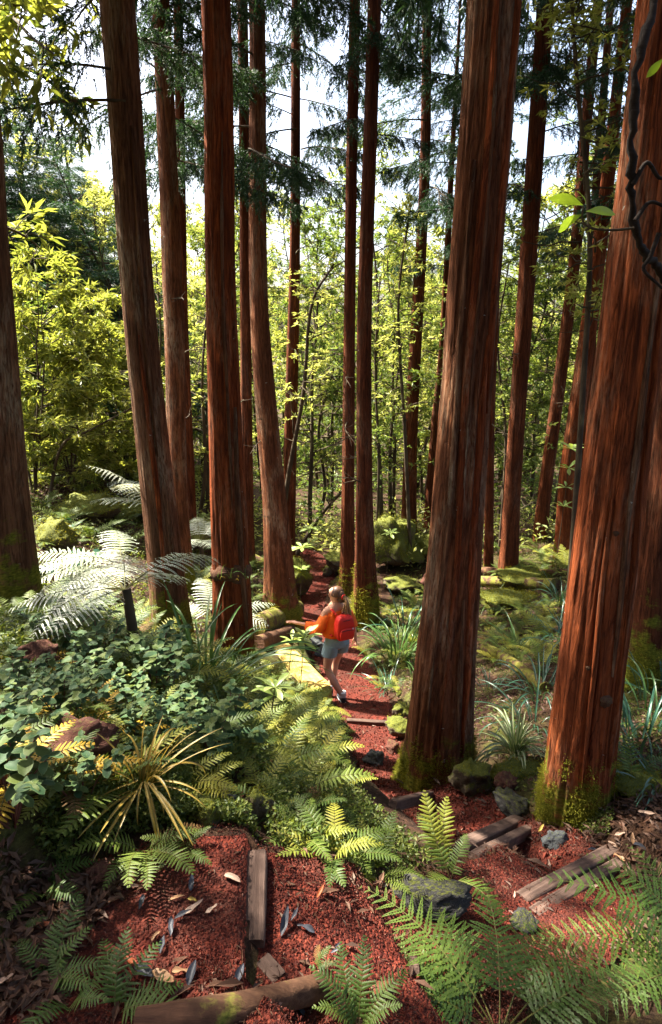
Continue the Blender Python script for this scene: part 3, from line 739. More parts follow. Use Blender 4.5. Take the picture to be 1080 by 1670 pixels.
def broad_tree(seed, H=6.0, r=0.07, nb=20, spread=1.6, sub=6, per=9, ll=0.10, lw=0.028, lean=(0.1, 0.0), first=0.25, wob=0.25, hang=0.25, stems=1):
    """broadleaf tree: crooked stem(s), limbs, twigs, leaves in whorls. returns (wood, leaves)"""
    rr = np.random.default_rng(seed); wood = MB(); C = []; D = []
    for st in range(stems):
        az0 = rr.uniform(0, 6.28); ln = (lean[0] + (0.22 * math.cos(az0) if stems > 1 else 0), lean[1] + (0.22 * math.sin(az0) if stems > 1 else 0))
        n = 9; t = np.linspace(0, 1, n); h = H * rr.uniform(.8, 1.05)
        P = np.stack([ln[0] * h * t + wob * np.cumsum(rr.normal(0, .35, n)) * t, ln[1] * h * t + wob * np.cumsum(rr.normal(0, .35, n)) * t, h * t - 0.25 * (t == 0)], -1)
        P = spline(P, 22); t = np.linspace(0, 1, 22)
        tube(wood, P, r / math.sqrt(stems) * (1 - 0.85 * t), 7, 0)
        for k in range(max(3, nb // stems)):
            q = first + (1 - first) * (k + rr.uniform(0, 1)) / max(3, nb // stems)
            p = np.array([np.interp(q, t, P[:, a]) for a in range(3)]); az = rr.uniform(0, 6.28); el = rr.uniform(0.05, 0.9)
            bl = spread * (0.55 + 0.6 * math.sin(math.pi * (q ** 0.7))) * rr.uniform(.55, 1.1)
            d = np.array([math.cos(az) * math.cos(el), math.sin(az) * math.cos(el), math.sin(el)])
            e = np.linspace(0, 1, 7); B = p + d * bl * e[:, None] + np.cumsum(rr.normal(0, .03 * bl, (7, 3)), 0) * e[:, None] + np.array([0, 0, -hang]) * (bl * e ** 2)[:, None]
            tube(wood, B, r * 0.3 * (1 - .55 * q) * (1 - .8 * e) + 0.002, 4, 0, False)
            for w_ in range(sub):
                f = rr.uniform(0.3, 1.0); bp = np.array([np.interp(f, e, B[:, a]) for a in range(3)])
                td = unit(d * 0.7 + rr.normal(0, .6, 3)); tl = rr.uniform(.15, .45) * spread * 0.5
                T = bp + td * tl * np.linspace(0, 1, 4)[:, None] + np.array([0, 0, -hang * .7]) * (tl * np.linspace(0, 1, 4) ** 2)[:, None]
                tube(wood, T, np.linspace(.004, .0015, 4), 3, 0, False)
                for c in (T[-1], T[2]):
                    m = max(2, int(per * rr.uniform(.6, 1.2)))
                    ld = norm_rows(rr.normal(0, 1, (m, 3)) * np.array([1, 1, .55]) + td * 0.7 + np.array([0, 0, -.25]))
                    C.append(c + rr.normal(0, .02, (m, 3))); D.append(ld)
    C = np.concatenate(C); D = np.concatenate(D); S, Nn = frames(D, rr, 0.55)
    lv = MB(); kites(lv, C, D, S, Nn, ll * rr.uniform(.65, 1.25, len(C)), lw * rr.uniform(.7, 1.2, len(C)))
    return wood, lv
# ------------------------------------------------------------------ crowns and boughs of the cedars
def bough(key, z, az, s=1.0, tilt=0.0, v=None):
    """a bough on a cedar at world height z, heading az degrees (0 = +X, 90 = away)"""
    T = TREES[key]; C = T['C']; k = int(np.argmin(np.abs(C[:, 2] - z)))
    p = C[k] - np.array(tuple(T['base']))
    link("branch", CBM[(v if v is not None else rnd.randrange(4))], T['root'], mat4(p, (0, R(-tilt), R(az)), s))
CROWN_BASE = dict(a=11.5, b=9.0, c=9.5, d=11.5, e=9.2, f=12, g=11.5, h=13, i=13, j=12.5, k=14, l=9.5, m=9.0, n=13, o=12.0, p=13, q=12.5, r=13.5, s=8.6, t=8.4)
CROWN_BASE.update({k: 7.6 for k in TREES if k.startswith('back')})
for idx, (key, T) in enumerate(TREES.items()):
    C = T['C']; zc = CROWN_BASE[key]; k = int(np.argmin(np.abs(C[:, 2] - zc)))
    p = C[k] - np.array(tuple(T['base'])); top = C[-1][2] - zc
    s = (top + 0.8) / 11.0
    cr = link("crown", CROWN[idx % 2], T['root'], mat4(p, (0, 0, idx * 1.3), (1.25, 1.25, s) if key.startswith('back') and (T['base'].y < 0 or T['base'].x > 0) else (0.58, 0.58, s) if key.startswith('back') else (0.85, 0.85, s)))  # crown widths of the added unseen cedars are set for the shade they cast
    cr["kind"] = "stuff"
for key, zs, n, sc in (("b", (6.6, 8.6), 9, .7), ("c", (6.8, 9.3), 10, .8), ("d", (7.5, 11), 9, .9), ("e", (7.4, 9), 4, .7), ("f", (7.5, 11.5), 12, 1.0), ("g", (7.2, 11), 9, .9), ("h", (7.5, 12.5), 15, 1.0),
                       ("i", (7.5, 12), 8, .9), ("j", (9, 12), 6, .8), ("k", (8, 13.5), 14, 1.0), ("l", (6.5, 9), 8, .8), ("n", (7, 12.5), 13, 1.0), ("o", (7.6, 11.5), 10, .9), ("p", (6, 12.5), 14, .9),
                       ("q", (7.5, 12), 8, .8), ("r", (6.5, 13), 14, 1.0), ("t", (7.6, 8.4), 3, .7), ("a", (7.2, 8.2), 2, .7)):
    for q in range(int(n * 1.3)):
        bough(key, zs[0] + (zs[1] - zs[0]) * (q + rnd.random()) / n, rnd.uniform(0, 360), sc * rnd.uniform(.7, 1.15), rnd.uniform(-15, 12))

# a dark conifer wall on the slope behind the sunlit laurels
def far_conifer(px, Y, toppx, label, v=0, s=1.0, group="dense conifers beyond the laurels"):
    b = at_Y(px, 700, Y); g = gz(b.x, b.y); top = at_Y(px, toppx, Y).z; h = top - g
    t = thing("dense_conifer", label, "tree", (b.x, b.y, g), rnd.uniform(0, 6), group)
    mb = MB(); tube(mb, [(0, 0, -.4), (0.05, 0, h * .5), (0, 0.05, h * .97)], [0.22, 0.14, 0.03], 8)
    link("trunk", mb.mesh("trunk", M_TWIG, True), t)
    c = link("crown", CROWN_FAR[0], t, mat4((0, 0, h * 0.06), (0, 0, 0), (s, s, h * 0.94 / 12.0))); c["kind"] = "stuff"
far_conifer(85, 19, 150, "dark conifer with layered crown behind the sunlit laurels, next to open sky", 0, 1.5)
far_conifer(25, 16.5, 120, "bluish-green conifer at the picture edge behind the sunlit laurels", 0, 1.5)
far_conifer(158, 23, 235, "shorter dense conifer beside the leaning cedar, behind the laurels", 0, 1.3)

# ------------------------------------------------------------------ broadleaf trees and shrubs
BT = {}
def reg(name, mats, **kw):
    w, l = broad_tree(**kw); BT[name] = (w.mesh("trunk", M_TWIG, True), [l.mesh("crown", m) for m in mats], kw['H'])
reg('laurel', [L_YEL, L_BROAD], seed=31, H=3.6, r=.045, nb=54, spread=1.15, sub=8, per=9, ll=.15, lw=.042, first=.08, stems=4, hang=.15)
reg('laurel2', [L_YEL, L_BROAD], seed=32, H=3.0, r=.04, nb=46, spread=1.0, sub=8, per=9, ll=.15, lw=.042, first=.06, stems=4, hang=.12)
reg('slim', [L_BROAD, L_BROADP], seed=33, H=7.0, r=.06, nb=44, spread=1.35, sub=8, per=9, ll=.12, lw=.036, first=.2, wob=.3)
reg('wide', [L_BROADP, L_BROAD], seed=34, H=7.5, r=.08, nb=56, spread=2.1, sub=9, per=10, ll=.13, lw=.04, first=.15, wob=.35, stems=2)
reg('airy', [L_BROAD, L_BROADP], seed=35, H=8.5, r=.06, nb=42, spread=1.6, sub=8, per=9, ll=.11, lw=.034, first=.3, wob=.35, hang=.1)
reg('mass', [L_BROADP, L_BROAD, L_YEL], seed=36, H=9.0, r=.12, nb=60, spread=2.8, sub=9, per=9, ll=.22, lw=.075, first=.08, wob=.3, stems=2)
reg('over', [L_YEL, L_BROAD], seed=37, H=6.0, r=.07, nb=30, spread=1.7, sub=9, per=9, ll=.11, lw=.03, first=.5, hang=.55)
def broad(kind, px, Y, label, group, m=0, s=1.0, sz=None, rz=None, name="broadleaf_tree", cat="tree"):
    b = at_Y(px, 800, Y); g = gz(b.x, b.y)
    t = thing(name, label, cat, (b.x, b.y, g - .02), rnd.uniform(0, 6.28) if rz is None else rz, group, (s, s, sz or s))
    link("trunk", BT[kind][0], t); c = link("crown", BT[kind][1][m], t); c["kind"] = "stuff"
    return t
GL = "sunlit laurels on the slope"
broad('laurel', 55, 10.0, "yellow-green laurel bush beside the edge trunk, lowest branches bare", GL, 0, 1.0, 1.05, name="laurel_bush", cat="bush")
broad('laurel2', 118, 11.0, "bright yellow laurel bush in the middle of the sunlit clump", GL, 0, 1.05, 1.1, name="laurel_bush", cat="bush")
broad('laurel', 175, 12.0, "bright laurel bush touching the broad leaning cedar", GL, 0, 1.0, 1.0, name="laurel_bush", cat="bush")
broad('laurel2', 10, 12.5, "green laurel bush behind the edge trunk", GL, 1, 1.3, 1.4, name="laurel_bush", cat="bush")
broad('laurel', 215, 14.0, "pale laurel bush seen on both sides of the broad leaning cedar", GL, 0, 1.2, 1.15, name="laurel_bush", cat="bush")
GB = "young broadleaf trees among the cedars"
for kind, px, Y, m, s, sz, lab in (
    ('slim', 240, 16, 1, 1.0, .9, "pale slender tree in the gap between the leaning cedar and the straight one"),
    ('wide', 325, 17, 0, 1.0, 1.0, "pale spreading tree in the gap before the rust-red cedar"),
    ('slim', 335, 13.5, 0, .75, .8, "small crooked tree at the edge of the rust-red cedar"),
    ('airy', 430, 18, 0, 1.0, 1.0, "airy tree behind the flared-foot cedar"),
    ('slim', 505, 15, 0, 1.0, 1.0, "crooked leafy tree right above the far bend of the path"),
    ('wide', 540, 19, 1, 1.0, 1.05, "spreading tree filling the gap between the slender cedar and the close pair"),
    ('airy', 520, 23, 1, 1.1, 1.1, "tall sparse tree against the sky above the path"),
    ('airy', 625, 15, 0, .95, 1.0, "sparse tree just past the close pair of cedars"),
    ('slim', 645, 17.5, 0, 1.0, 1.05, "slender leafy tree over the mossy boulder"),
    ('wide', 690, 20, 0, 1.0, 1.0, "spreading pale tree behind the dark distant cedar"),
    ('airy', 735, 16.5, 0, 1.0, .95, "sparse tree half behind the biggest cedar"),
    ('wide', 780, 18, 1, 1.0, .85, "green tree showing through behind the biggest cedar's trunk"),
    ('slim', 815, 15.5, 0, .95, .8, "leafy sapling between the biggest cedar and the dark straight one"),
    ('wide', 868, 18, 1, 1.0, .85, "dense green tree behind the fallen logs"),
    ('slim', 905, 14.5, 0, .9, .8, "leafy sapling in front of the dark leaning cedars"),
    ('wide', 945, 19, 0, 1.0, .9, "pale tree behind the reddish leaning cedar"),
    ('slim', 985, 15.0, 0, 1.0, .95, "leafy tree close to the large dark-red trunk's dark side"),
    ('wide', 1060, 14, 1, 1.0, 1.0, "leafy tree past the large dark-red trunk at the picture edge")):
    broad(kind, px, Y, lab, GB, m, s * 1.1, sz * 1.2)
for k in range(34):
    px = -80 + 1240 * (k + rnd.random()) / 34; Y = rnd.uniform(22, 44)
    broad('mass', px, Y, f"{ordinal(k)} from the left of the trees in the hazy wood closing the view", "wood closing the view", rnd.choice([0, 0, 1, 2]), rnd.uniform(.8, 1.15), rnd.uniform(.65, 1.1) * (1 + (Y - 22) / 70))
# a tree off the picture's edge whose boughs hang into the top corner
w_, l_ = broad_tree(seed=37, H=4.4, r=.07, nb=19, spread=1.2, sub=9, per=9, ll=.11, lw=.032, first=.45, hang=.5, wob=.1)
LV = np.concatenate(l_.v); b_ = Vector((-3.75, 5.6, 0)); b_.z = gz(b_.x, b_.y); rel = Vector((-2.75, 5.4, 7.15)) - b_; cen = LV.mean(0)
k_ = Matrix(((rel.z / cen[2], 0, (rel.x) / cen[2] - cen[0] * rel.z / cen[2] ** 2, 0), (0, rel.z / cen[2], rel.y / cen[2] - cen[1] * rel.z / cen[2] ** 2, 0), (0, 0, rel.z / cen[2], 0), (0, 0, 0, 1)))
for q in (w_, l_):                                    # the stem leans over towards the light of the clearing
    for e in range(len(q.v)): q.v[e] = q.v[e] @ np.array(k_)[:3, :3].T
t = thing("overhanging_tree", "yellow-green boughs hanging into the top corner beside the leaning cedar", "tree", b_)
link("trunk", w_.mesh("trunk", M_TWIG, True), t); c = link("crown", l_.mesh("crown", L_YEL), t); c["kind"] = "stuff"

# crooked understorey stems round the far bend of the path
def crooked(pts, Y, r, label, dY=0.0, leaves=26, m=None, seed=0):
    rr = np.random.default_rng(seed); W = [at_Y(px, py, Y + dY * k / (len(pts) - 1)) for k, (px, py) in enumerate(pts)]
    b = Vector((W[0].x, W[0].y, gz(W[0].x, W[0].y))); W[0] = b + Vector((0, 0, -.15)); P = spline([w - b for w in W], 40)
    t = thing("crooked_tree", label, "tree", b, group="crooked understorey trees"); mb = MB(); tube(mb, P, np.linspace(r, r * .35, 40), 8)
    C = []; D = []
    for k in range(leaves):
        f = rr.uniform(.35, 1); p = P[int(f * 39)]; d = unit(rr.normal(0, 1, 3) * np.array([1, 1, .5]) + (0, 0, .35)); l = rr.uniform(.3, 1.1)
        B = p + d * l * np.linspace(0, 1, 6)[:, None] + np.cumsum(rr.normal(0, .04, (6, 3)), 0); tube(mb, B, np.linspace(r * .25, .003, 6), 4, 0, False)
        for e in range(5):
            q = B[rr.integers(2, 6)] + rr.normal(0, .08, 3); ld = norm_rows(rr.normal(0, 1, (8, 3)) * (1, 1, .5) + d * .5); C.append(np.tile(q, (8, 1))); D.append(ld)
    link("trunk", mb.mesh("trunk", M_TWIG, True), t); C = np.concatenate(C); D = np.concatenate(D); S, Nn = frames(D, rr, .5); lv = MB()
    kites(lv, C, D, S, Nn, .12 * rr.uniform(.6, 1.2, len(C)), .036 * rr.uniform(.7, 1.2, len(C))); c = link("crown", lv.mesh("crown", m or L_BROADP), t); c["kind"] = "stuff"
crooked([(448, 880), (470, 780), (495, 640), (508, 500), (545, 430)], 11.8, .055, "bowed dark tree rising from beside the flared-foot cedar", 0, 26, None, 1)
crooked([(478, 895), (520, 845), (560, 800), (600, 770)], 13.5, .06, "tree leaning low across the far bend of the path", 0, 16, L_BROAD, 2)
crooked([(325, 905), (335, 760), (330, 620), (340, 480)], 12.5, .05, "crooked stem in the gap left of the rust-red cedar", 0, 30, L_BROADP, 3)
crooked([(508, 890), (530, 800), (520, 700), (545, 600)], 16, .06, "forked bare-looking tree behind the far bend", 0, 22, None, 4)
crooked([(738, 900), (730, 760), (752, 620), (740, 500)], 14, .05, "crooked sapling half behind the biggest cedar's dark side", 0, 26, L_BROAD, 5)
crooked([(612, 880), (618, 760), (612, 600), (620, 450)], 13.0, .035, "straight thin sapling behind the thicker of the close pair", 0, 24, L_BROAD, 6)
crooked([(638, 860), (636, 760), (640, 690), (655, 560)], 16, .06, "thin dark sapling over the large mossy boulder", 0, 24, L_BROAD, 7)
crooked([(75, 810), (100, 730), (150, 700), (235, 655)], 9.8, .03, "bare-stemmed laurel shoot reaching toward the leaning cedar", 0, 16, L_YEL, 8)
# dead twigs left on the trunks
def dead_twig(seed):
    rr = np.random.default_rng(seed); mb = MB(); P = spline([(0, 0, 0), (.25, rr.uniform(-.08, .08), rr.uniform(-.05, .08)), (.55, rr.uniform(-.12, .12), rr.uniform(-.12, .12))], 10); tube(mb, P, np.linspace(.010, .003, 10), 5)
    for k in range(4):
        p = P[rr.integers(3, 9)]; d = unit(np.array([.6, rr.uniform(-1, 1), rr.uniform(-.6, .6)])); tube(mb, [p, p + d * .1, p + d * .2 + rr.normal(0, .02, 3)], [.004, .003, .0015], 4)
    return mb.mesh("dead_twig", M_TWIG, True)
DT = [dead_twig(s) for s in (1, 2, 3)]
for key, n in (("c", 4), ("d", 5), ("f", 6), ("g", 4), ("h", 8), ("i", 8), ("j", 5), ("k", 8), ("l", 6), ("n", 4), ("o", 6), ("p", 7), ("q", 6), ("r", 5)):
    T = TREES[key]
    for q in range(n):
        z = T['base'].z + rnd.uniform(1.2, 7); k = int(np.argmin(np.abs(T['C'][:, 2] - z))); link("dead_twig", DT[q % 3], T['root'], mat4(T['C'][k] - np.array(tuple(T['base'])), (rnd.uniform(-1, 1), rnd.uniform(-.4, .4), rnd.uniform(0, 6.28)), rnd.uniform(.6, 1.5)))

crooked([(938, 900), (950, 650), (962, 380), (940, 120), (930, -60)], 8.6, .05, "yellow-leaved tree threading up between the reddish leaning cedar and the dark-red trunk", 0, 60, L_YEL, 9)
crooked([(672, 900), (660, 700), (650, 500), (670, 330)], 12.5, .045, "pale-leaved sapling behind the large mossy boulder", 0, 40, L_BROADP, 10)
crooked([(815, 900), (825, 720), (812, 560), (830, 430)], 12.5, .04, "pale-leaved sapling between the biggest cedar and the dark straight one", 0, 36, L_BROADP, 11)
crooked([(265, 860), (250, 700), (262, 560), (255, 430)], 13.5, .04, "pale sapling in the gap beside the broad leaning cedar", 0, 36, L_YEL, 12)
# an unseen leafy tree added outside the picture to shade the round-leaved bed
broad('slim', proj(-3.75, 3.75, 3.3)[0], 3.75, "unseen leafy young tree added outside the picture to shade the round-leaved bed", None, 0, .8, .8, 1.0)
# ------------------------------------------------------------------ stones, timbers, logs
def rock_material(name, a, b, moss, amt):
    m, nt, _ = newmat(name); co = coords(nt)
    n1 = noise_tex(nt, co, 6, 7, 0.65, 0.3); n2 = noise_tex(nt, co, 30, 5, 0.6)
    c = ramp(nt, n1, [(0.3, a), (0.7, b)])
    c = mixc(nt, ramp(nt, n2, [(0.55, 0), (0.7, .5)]), c, tuple(min(1, x * 1.7 + .02) for x in b))
    g = nt.nodes.new("ShaderNodeNewGeometry"); sx = nt.nodes.new("ShaderNodeSeparateXYZ"); nt.links.new(g.outputs["Normal"], sx.inputs[0])
    f = math_(nt, 'ADD', math_(nt, 'MULTIPLY', sx.outputs[2], 0.45), math_(nt, 'MULTIPLY', noise_tex(nt, co, 9, 6, .65), 0.9))
    mc = ramp(nt, noise_tex(nt, co, 70, 3), [(0.3, (0.03, 0.042, 0.006)), (0.6, (0.12, 0.13, 0.018)), (0.8, (0.23, 0.22, 0.035))])
    c = mixc(nt, ramp(nt, f, [(0.95 - amt, 0.0), (1.08 - amt, 1.0)]), c, mc)
    finish(nt, c, 0.85, math_(nt, 'ADD', n1, math_(nt, 'MULTIPLY', n2, .4)), 0.7, 0.03, 0.25)
    return m
M_ROCK = rock_material("dark_stone", (0.016, 0.016, 0.016), (0.06, 0.056, 0.052), None, 0.10)
M_ROCKM = rock_material("mossy_stone", (0.04, 0.03, 0.022), (0.13, 0.095, 0.06), None, 0.36)
M_ROCKF = rock_material("moss_covered_stone", (0.035, 0.03, 0.02), (0.10, 0.08, 0.05), None, 0.58)
M_ROCKR = rock_material("red_brown_stone", (0.05, 0.016, 0.010), (0.11, 0.042, 0.026), None, 0.02)
M_SLATE = rock_material("grey_slate", (0.03, 0.034, 0.038), (0.085, 0.09, 0.092), None, 0.02)
def rock_mesh(seed, sub=4, cuts=18, rough=0.30):
    import bmesh
    bm = bmesh.new(); bmesh.ops.create_icosphere(bm, subdivisions=sub, radius=1.0)
    rr = np.random.default_rng(seed)
    V = np.array([v.co[:] for v in bm.verts])
    for k in range(cuts):                       # flat broken faces
        n = unit(rr.normal(0, 1, 3)); d = rr.uniform(.5, .85); q = V @ n
        V = V - np.outer(np.clip(q - d, 0, None) * 0.92, n)
    off = rr.uniform(0, 50, 3)
    for v, c in zip(bm.verts, V):
        p = Vector(c) * 2.1 + Vector(off)
        v.co = Vector(c) * (1 + rough * mnoise.fractal(p, 0.9, 2.0, 5))
    for f in bm.faces: f.smooth = True
    me = bpy.data.meshes.new("stone"); bm.to_mesh(me); bm.free(); return me
ROCKS = [rock_mesh(s) for s in (3, 8, 14, 22, 31)]
def stone(px, py, wpx, hf, label, mat, v=0, df=0.8, rz=None, sink=0.35, name="stone", group=None, cat="stone", dy=0.0):
    g = ground_at(px, py); sl_ = (g - CAM).length; w = wpx / FPX * sl_ * 0.5
    me = ROCKS[v].copy(); me.materials.append(mat)
    o = link(name, me); o.location = g + Vector((0, dy, w * hf * (1 - sink))); o.scale = (w * 1.12, w * df * 1.12, w * hf * 1.12)
    o.rotation_euler = (rnd.uniform(-.15, .15), rnd.uniform(-.15, .15), rnd.uniform(0, 6) if rz is None else rz)
    return tag(o, label, cat, group)
GS = "stones along the red path"
stone(765, 1290, 66, .75, "rounded mossy stone against the biggest cedar's foot", M_ROCKM, 0, .8, .4, .15, group=GS)
stone(820, 1290, 44, .8, "dark reddish stone between the biggest cedar and the striped plant", M_ROCKR, 1, .8, 1.2, .2, group=GS)
stone(830, 1322, 56, .5, "flat-topped stone at the end of the upper step plank", M_ROCK, 2, .8, 2.0, .2, group=GS)
stone(908, 1380, 42, .5, "grey slate chip lying below the large dark-red trunk", M_SLATE, 3, .7, .7, .3, group=GS)
stone(652, 1205, 44, .9, "squat mossy stone on the path edge left of the biggest cedar's foot", M_ROCKM, 1, .8, 0, .1, group=GS)
stone(655, 1170, 34, .8, "smaller mossy stone at the end of the thin far step", M_ROCKM, 2, .8, 1, .1, group=GS)
stone(610, 1246, 44, .5, "blue-grey slate at the path edge opposite the biggest cedar", M_SLATE, 4, .7, 2, .2, group=GS)
stone(640, 1228, 30, .7, "small rust-brown stone on the path beside the slate", M_ROCKR, 0, .8, 2, .2, group=GS)
stone(690, 1488, 130, .30, "wide dark flat rock under the fern bank", M_ROCK, 3, .5, .15, .4, group=GS)
stone(850, 1512, 46, .5, "dark rock beside the lower end of the step planks", M_ROCK, 1, .8, 1, .25, group=GS)
stone(415, 1345, 56, 1.1, "upright wedge stone with yellow moss behind the terrace", M_ROCKM, 4, .7, .6, .05, group=GS)
stone(338, 1345, 52, .9, "low mossy stone left of the upright wedge stone", M_ROCKF, 0, .8, 2.2, .2, group=GS)
stone(372, 1322, 30, 1.0, "small grey stone between the two mossy stones behind the terrace", M_SLATE, 2, .8, 2.2, .2, group=GS)
stone(487, 972, 46, 1.5, "dark upright boulder with mossy top by the flared-foot cedar", M_ROCKF, 2, .8, .3, .05, "boulder", None, "boulder")
stone(640, 925, 92, 1.05, "large mossy boulder behind the close pair of cedars", M_ROCKF, 0, .9, .8, .1, "boulder", None, "boulder")
stone(692, 915, 56, .8, "mossy boulder leaning on the biggest cedar's left side, far off", M_ROCKF, 3, .9, .8, .15, "boulder", None, "boulder")
stone(550, 935, 44, 1.0, "pale lichened boulder beside the far bend of the path", M_ROCKM, 1, .9, .8, .15, "boulder", None, "boulder")
stone(534, 940, 20, 1.0, "small pale stone just left of the lichened boulder", M_ROCKM, 4, .9, .8, .15)
stone(655, 965, 60, .5, "flat pale stone in front of the large mossy boulder", M_ROCKM, 2, .8, .3, .2)
stone(636, 960, 26, .8, "small dark mossy stone next to the flat pale stone", M_ROCKM, 1, .8, .3, .2)
stone(705, 955, 50, .6, "reddish mossy stone under the biggest cedar's shaded edge", M_ROCKR, 4, .8, .3, .2)
stone(490, 1050, 24, .9, "small round yellow-mossed stone below the cut log", M_ROCKF, 0, .9, .3, .1)
stone(512, 1055, 34, .5, "grey flat stone at the walker's side below the log", M_SLATE, 2, .8, .3, .2)
stone(528, 1068, 30, .5, "grey stone nearly hidden behind the walker's shorts", M_SLATE, 3, .8, 1.3, .2)
stone(92, 900, 58, .85, "round mossy stump-like boulder behind the blue-leaved plant", M_ROCKF, 3, .9, .3, .05, "boulder", None, "boulder")
stone(150, 850, 90, .45, "low mossy boulder on the shaded slope below the laurels", M_ROCKF, 3, .8, .9, .1, "boulder", None, "boulder")
stone(225, 850, 90, .4, "moss-gold hummock stone behind the silvery ferns", M_ROCKF, 1, .8, .9, .1, "boulder", None, "boulder")
stone(330, 905, 70, .9, "dark block-like stump behind the broad leaning cedar", M_ROCKM, 2, .9, .3, .1, "boulder", None, "boulder")
stone(130, 1238, 110, .5, "large red-brown stone showing through the bluish round leaves", M_ROCKR, 3, .75, .5, .0, "boulder", None, "boulder")
stone(72, 1108, 56, 1.0, "rusty upright stone next to the golden fern", M_ROCKR, 2, .7, .5, -.2)
stone(1030, 1285, 90, .35, "low mossy mound at the foot of the large dark-red trunk", M_ROCKF, 1, .8, .5, .3)
stone(840, 1268, 84, .32, "mossy mound carrying the striped plant", M_ROCKF, 0, .8, .5, .5)
stone(170, 1440, 40, .7, "brown stone at the terrace edge under the round-leaved shrub", M_ROCKR, 2, .8, .5, .1)
stone(860, 955, 90, .3, "flat mossy hump between the fallen logs", M_ROCKF, 3, .7, .2, .2, "boulder", None, "boulder")
stone(830, 985, 110, .22, "long mossy hump in front of the fallen logs", M_ROCKF, 1, .6, .2, .2, "boulder", None, "boulder")

def wood_material(name, a, b, moss=0.0):
    m, nt, _ = newmat(name); co = coords(nt)
    n1 = noise_tex(nt, mapping(nt, co, (1.5, 30, 30)), 1.2, 6, .6, .3); n2 = noise_tex(nt, co, 12, 5, .6)
    c = ramp(nt, n1, [(0.3, a), (0.65, b)])
    c = mixc(nt, ramp(nt, n2, [(0.45, 0.0), (0.7, .6)]), c, tuple(x * .45 for x in a))
    if moss:
        c = mixc(nt, ramp(nt, noise_tex(nt, co, 7, 6, .65), [(0.62 - moss * .35, 0), (0.72 - moss * .35, 1)]), c, ramp(nt, noise_tex(nt, co, 60, 3), [(0.3, (0.06, 0.07, 0.01)), (0.7, (0.25, 0.23, 0.04))]))
    finish(nt, c, 0.85, math_(nt, 'ADD', n1, math_(nt, 'MULTIPLY', n2, .3)), 0.8, 0.012, 0.2)
    return m
M_PLANK = wood_material("weathered_plank", (0.055, 0.032, 0.024), (0.14, 0.09, 0.07))
M_LOGB = wood_material("brown_log", (0.055, 0.024, 0.014), (0.14, 0.07, 0.038), .12)
M_LOGM = wood_material("mossy_log", (0.05, 0.026, 0.016), (0.13, 0.075, 0.042), .55)
M_BEAM = wood_material("yellowed_beam", (0.30, 0.20, 0.05), (0.46, 0.33, 0.10), .25)
def beam_mesh(L, W, H, seed, mat, bevel=0.15, rough=0.05, nseg=14):
    """weathered squared timber along X, top face up, with worn edges"""
    rr = np.random.default_rng(seed); mb = MB()
    c = bevel * min(W, H)
    prof = []
    for sx_, sy_, a0 in ((1, 1, 0), (-1, 1, 90), (-1, -1, 180), (1, -1, 270)):
        for q in range(4):
            a = math.radians(a0 + q * 30); prof.append((sx_ * (W / 2 - c) + c * math.cos(a), sy_ * (H / 2 - c) + c * math.sin(a)))
        nxt = {(1, 1): (-1, 1), (-1, 1): (-1, -1), (-1, -1): (1, -1), (1, -1): (1, 1)}[(sx_, sy_)]
        for q in (0.33, 0.66):
            p0 = prof[-1] if q == 0.33 else p_save
            p_save = prof[-1] if q == 0.33 else p_save
            a1 = math.radians(a0 + 90); p1 = (nxt[0] * (W / 2 - c) + c * math.cos(a1), nxt[1] * (H / 2 - c) + c * math.sin(a1))
            prof.append((p_save[0] + (p1[0] - p_save[0]) * q, p_save[1] + (p1[1] - p_save[1]) * q))
    prof = np.array(prof); m = len(prof); xs = np.linspace(-L / 2, L / 2, nseg)
    V = []
    for k, x in enumerate(xs):
        e = 1 - 0.06 * (k in (0, nseg - 1)); n = fbm(np.full(m, x * 3.0), np.arange(m) * .45, seed, 3)
        V.append(np.stack([np.full(m, x) + rr.normal(0, rough * W * .3, m) * (k in (0, nseg - 1)), prof[:, 0] * e * (1 + rough * n), prof[:, 1] * e * (1 + rough * 1.4 * n)], -1))
    V = np.array(V).reshape(-1, 3)
    F = [[k * m + j, (k + 1) * m + j, (k + 1) * m + (j + 1) % m, k * m + (j + 1) % m] for k in range(nseg - 1) for j in range(m)]
    mb.add(V, F + [list(range(m)), list(range((nseg - 1) * m, nseg * m))[::-1]])
    return mb.mesh("beam", mat, False)
def timber(p1, p2, W, H, label, mat, seed, lift=0.3, name="step_timber", group=None, shift=0.0, cat="timber", under=None):
    a = ground_at(*p1); b = ground_at(*p2); d = b - a; L = d.length
    o = link(name, beam_mesh(L, W, H, seed, mat))
    mid = (a + b) / 2; n = Vector((-d.y, d.x, 0)).normalized()
    zt = min(max(a.z, b.z), mid.z + .05)
    o.location = mid + Vector((0, 0, H * lift)) + n * shift
    o.rotation_euler = d.to_track_quat('X', 'Z').to_euler()
    return tag(o, label, cat, group)
GT = "timber steps in the red path"
timber((417, 1408), (410, 1562), .085, .09, "grey weathered timber set upright across the nearest terrace", M_PLANK, 1, .08, group=GT)
timber((848, 1474), (1000, 1392), .07, .07, "upper plank of the lower step, half under the fern fronds", M_PLANK, 2, -.22, group=GT)
timber((868, 1492), (1010, 1412), .06, .07, "second plank behind the lower step, littered with dry leaves", M_PLANK, 3, -.32, group=GT)
timber((752, 1388), (845, 1340), .075, .09, "upper step plank right of the bright upright fern", M_PLANK, 4, -.12, group=GT)
timber((772, 1402), (862, 1352), .055, .06, "worn back plank of the upper step, partly sunk in cinder", M_PLANK, 5, -.3, group=GT)
timber((640, 1318), (702, 1300), .05, .06, "thin half-buried timber left of the biggest cedar's foot", M_PLANK, 6, .2, group=GT)
timber((566, 1180), (648, 1184), .05, .06, "pale thin timber across the path behind the biggest cedar", M_PLANK, 7, .3, group=GT)
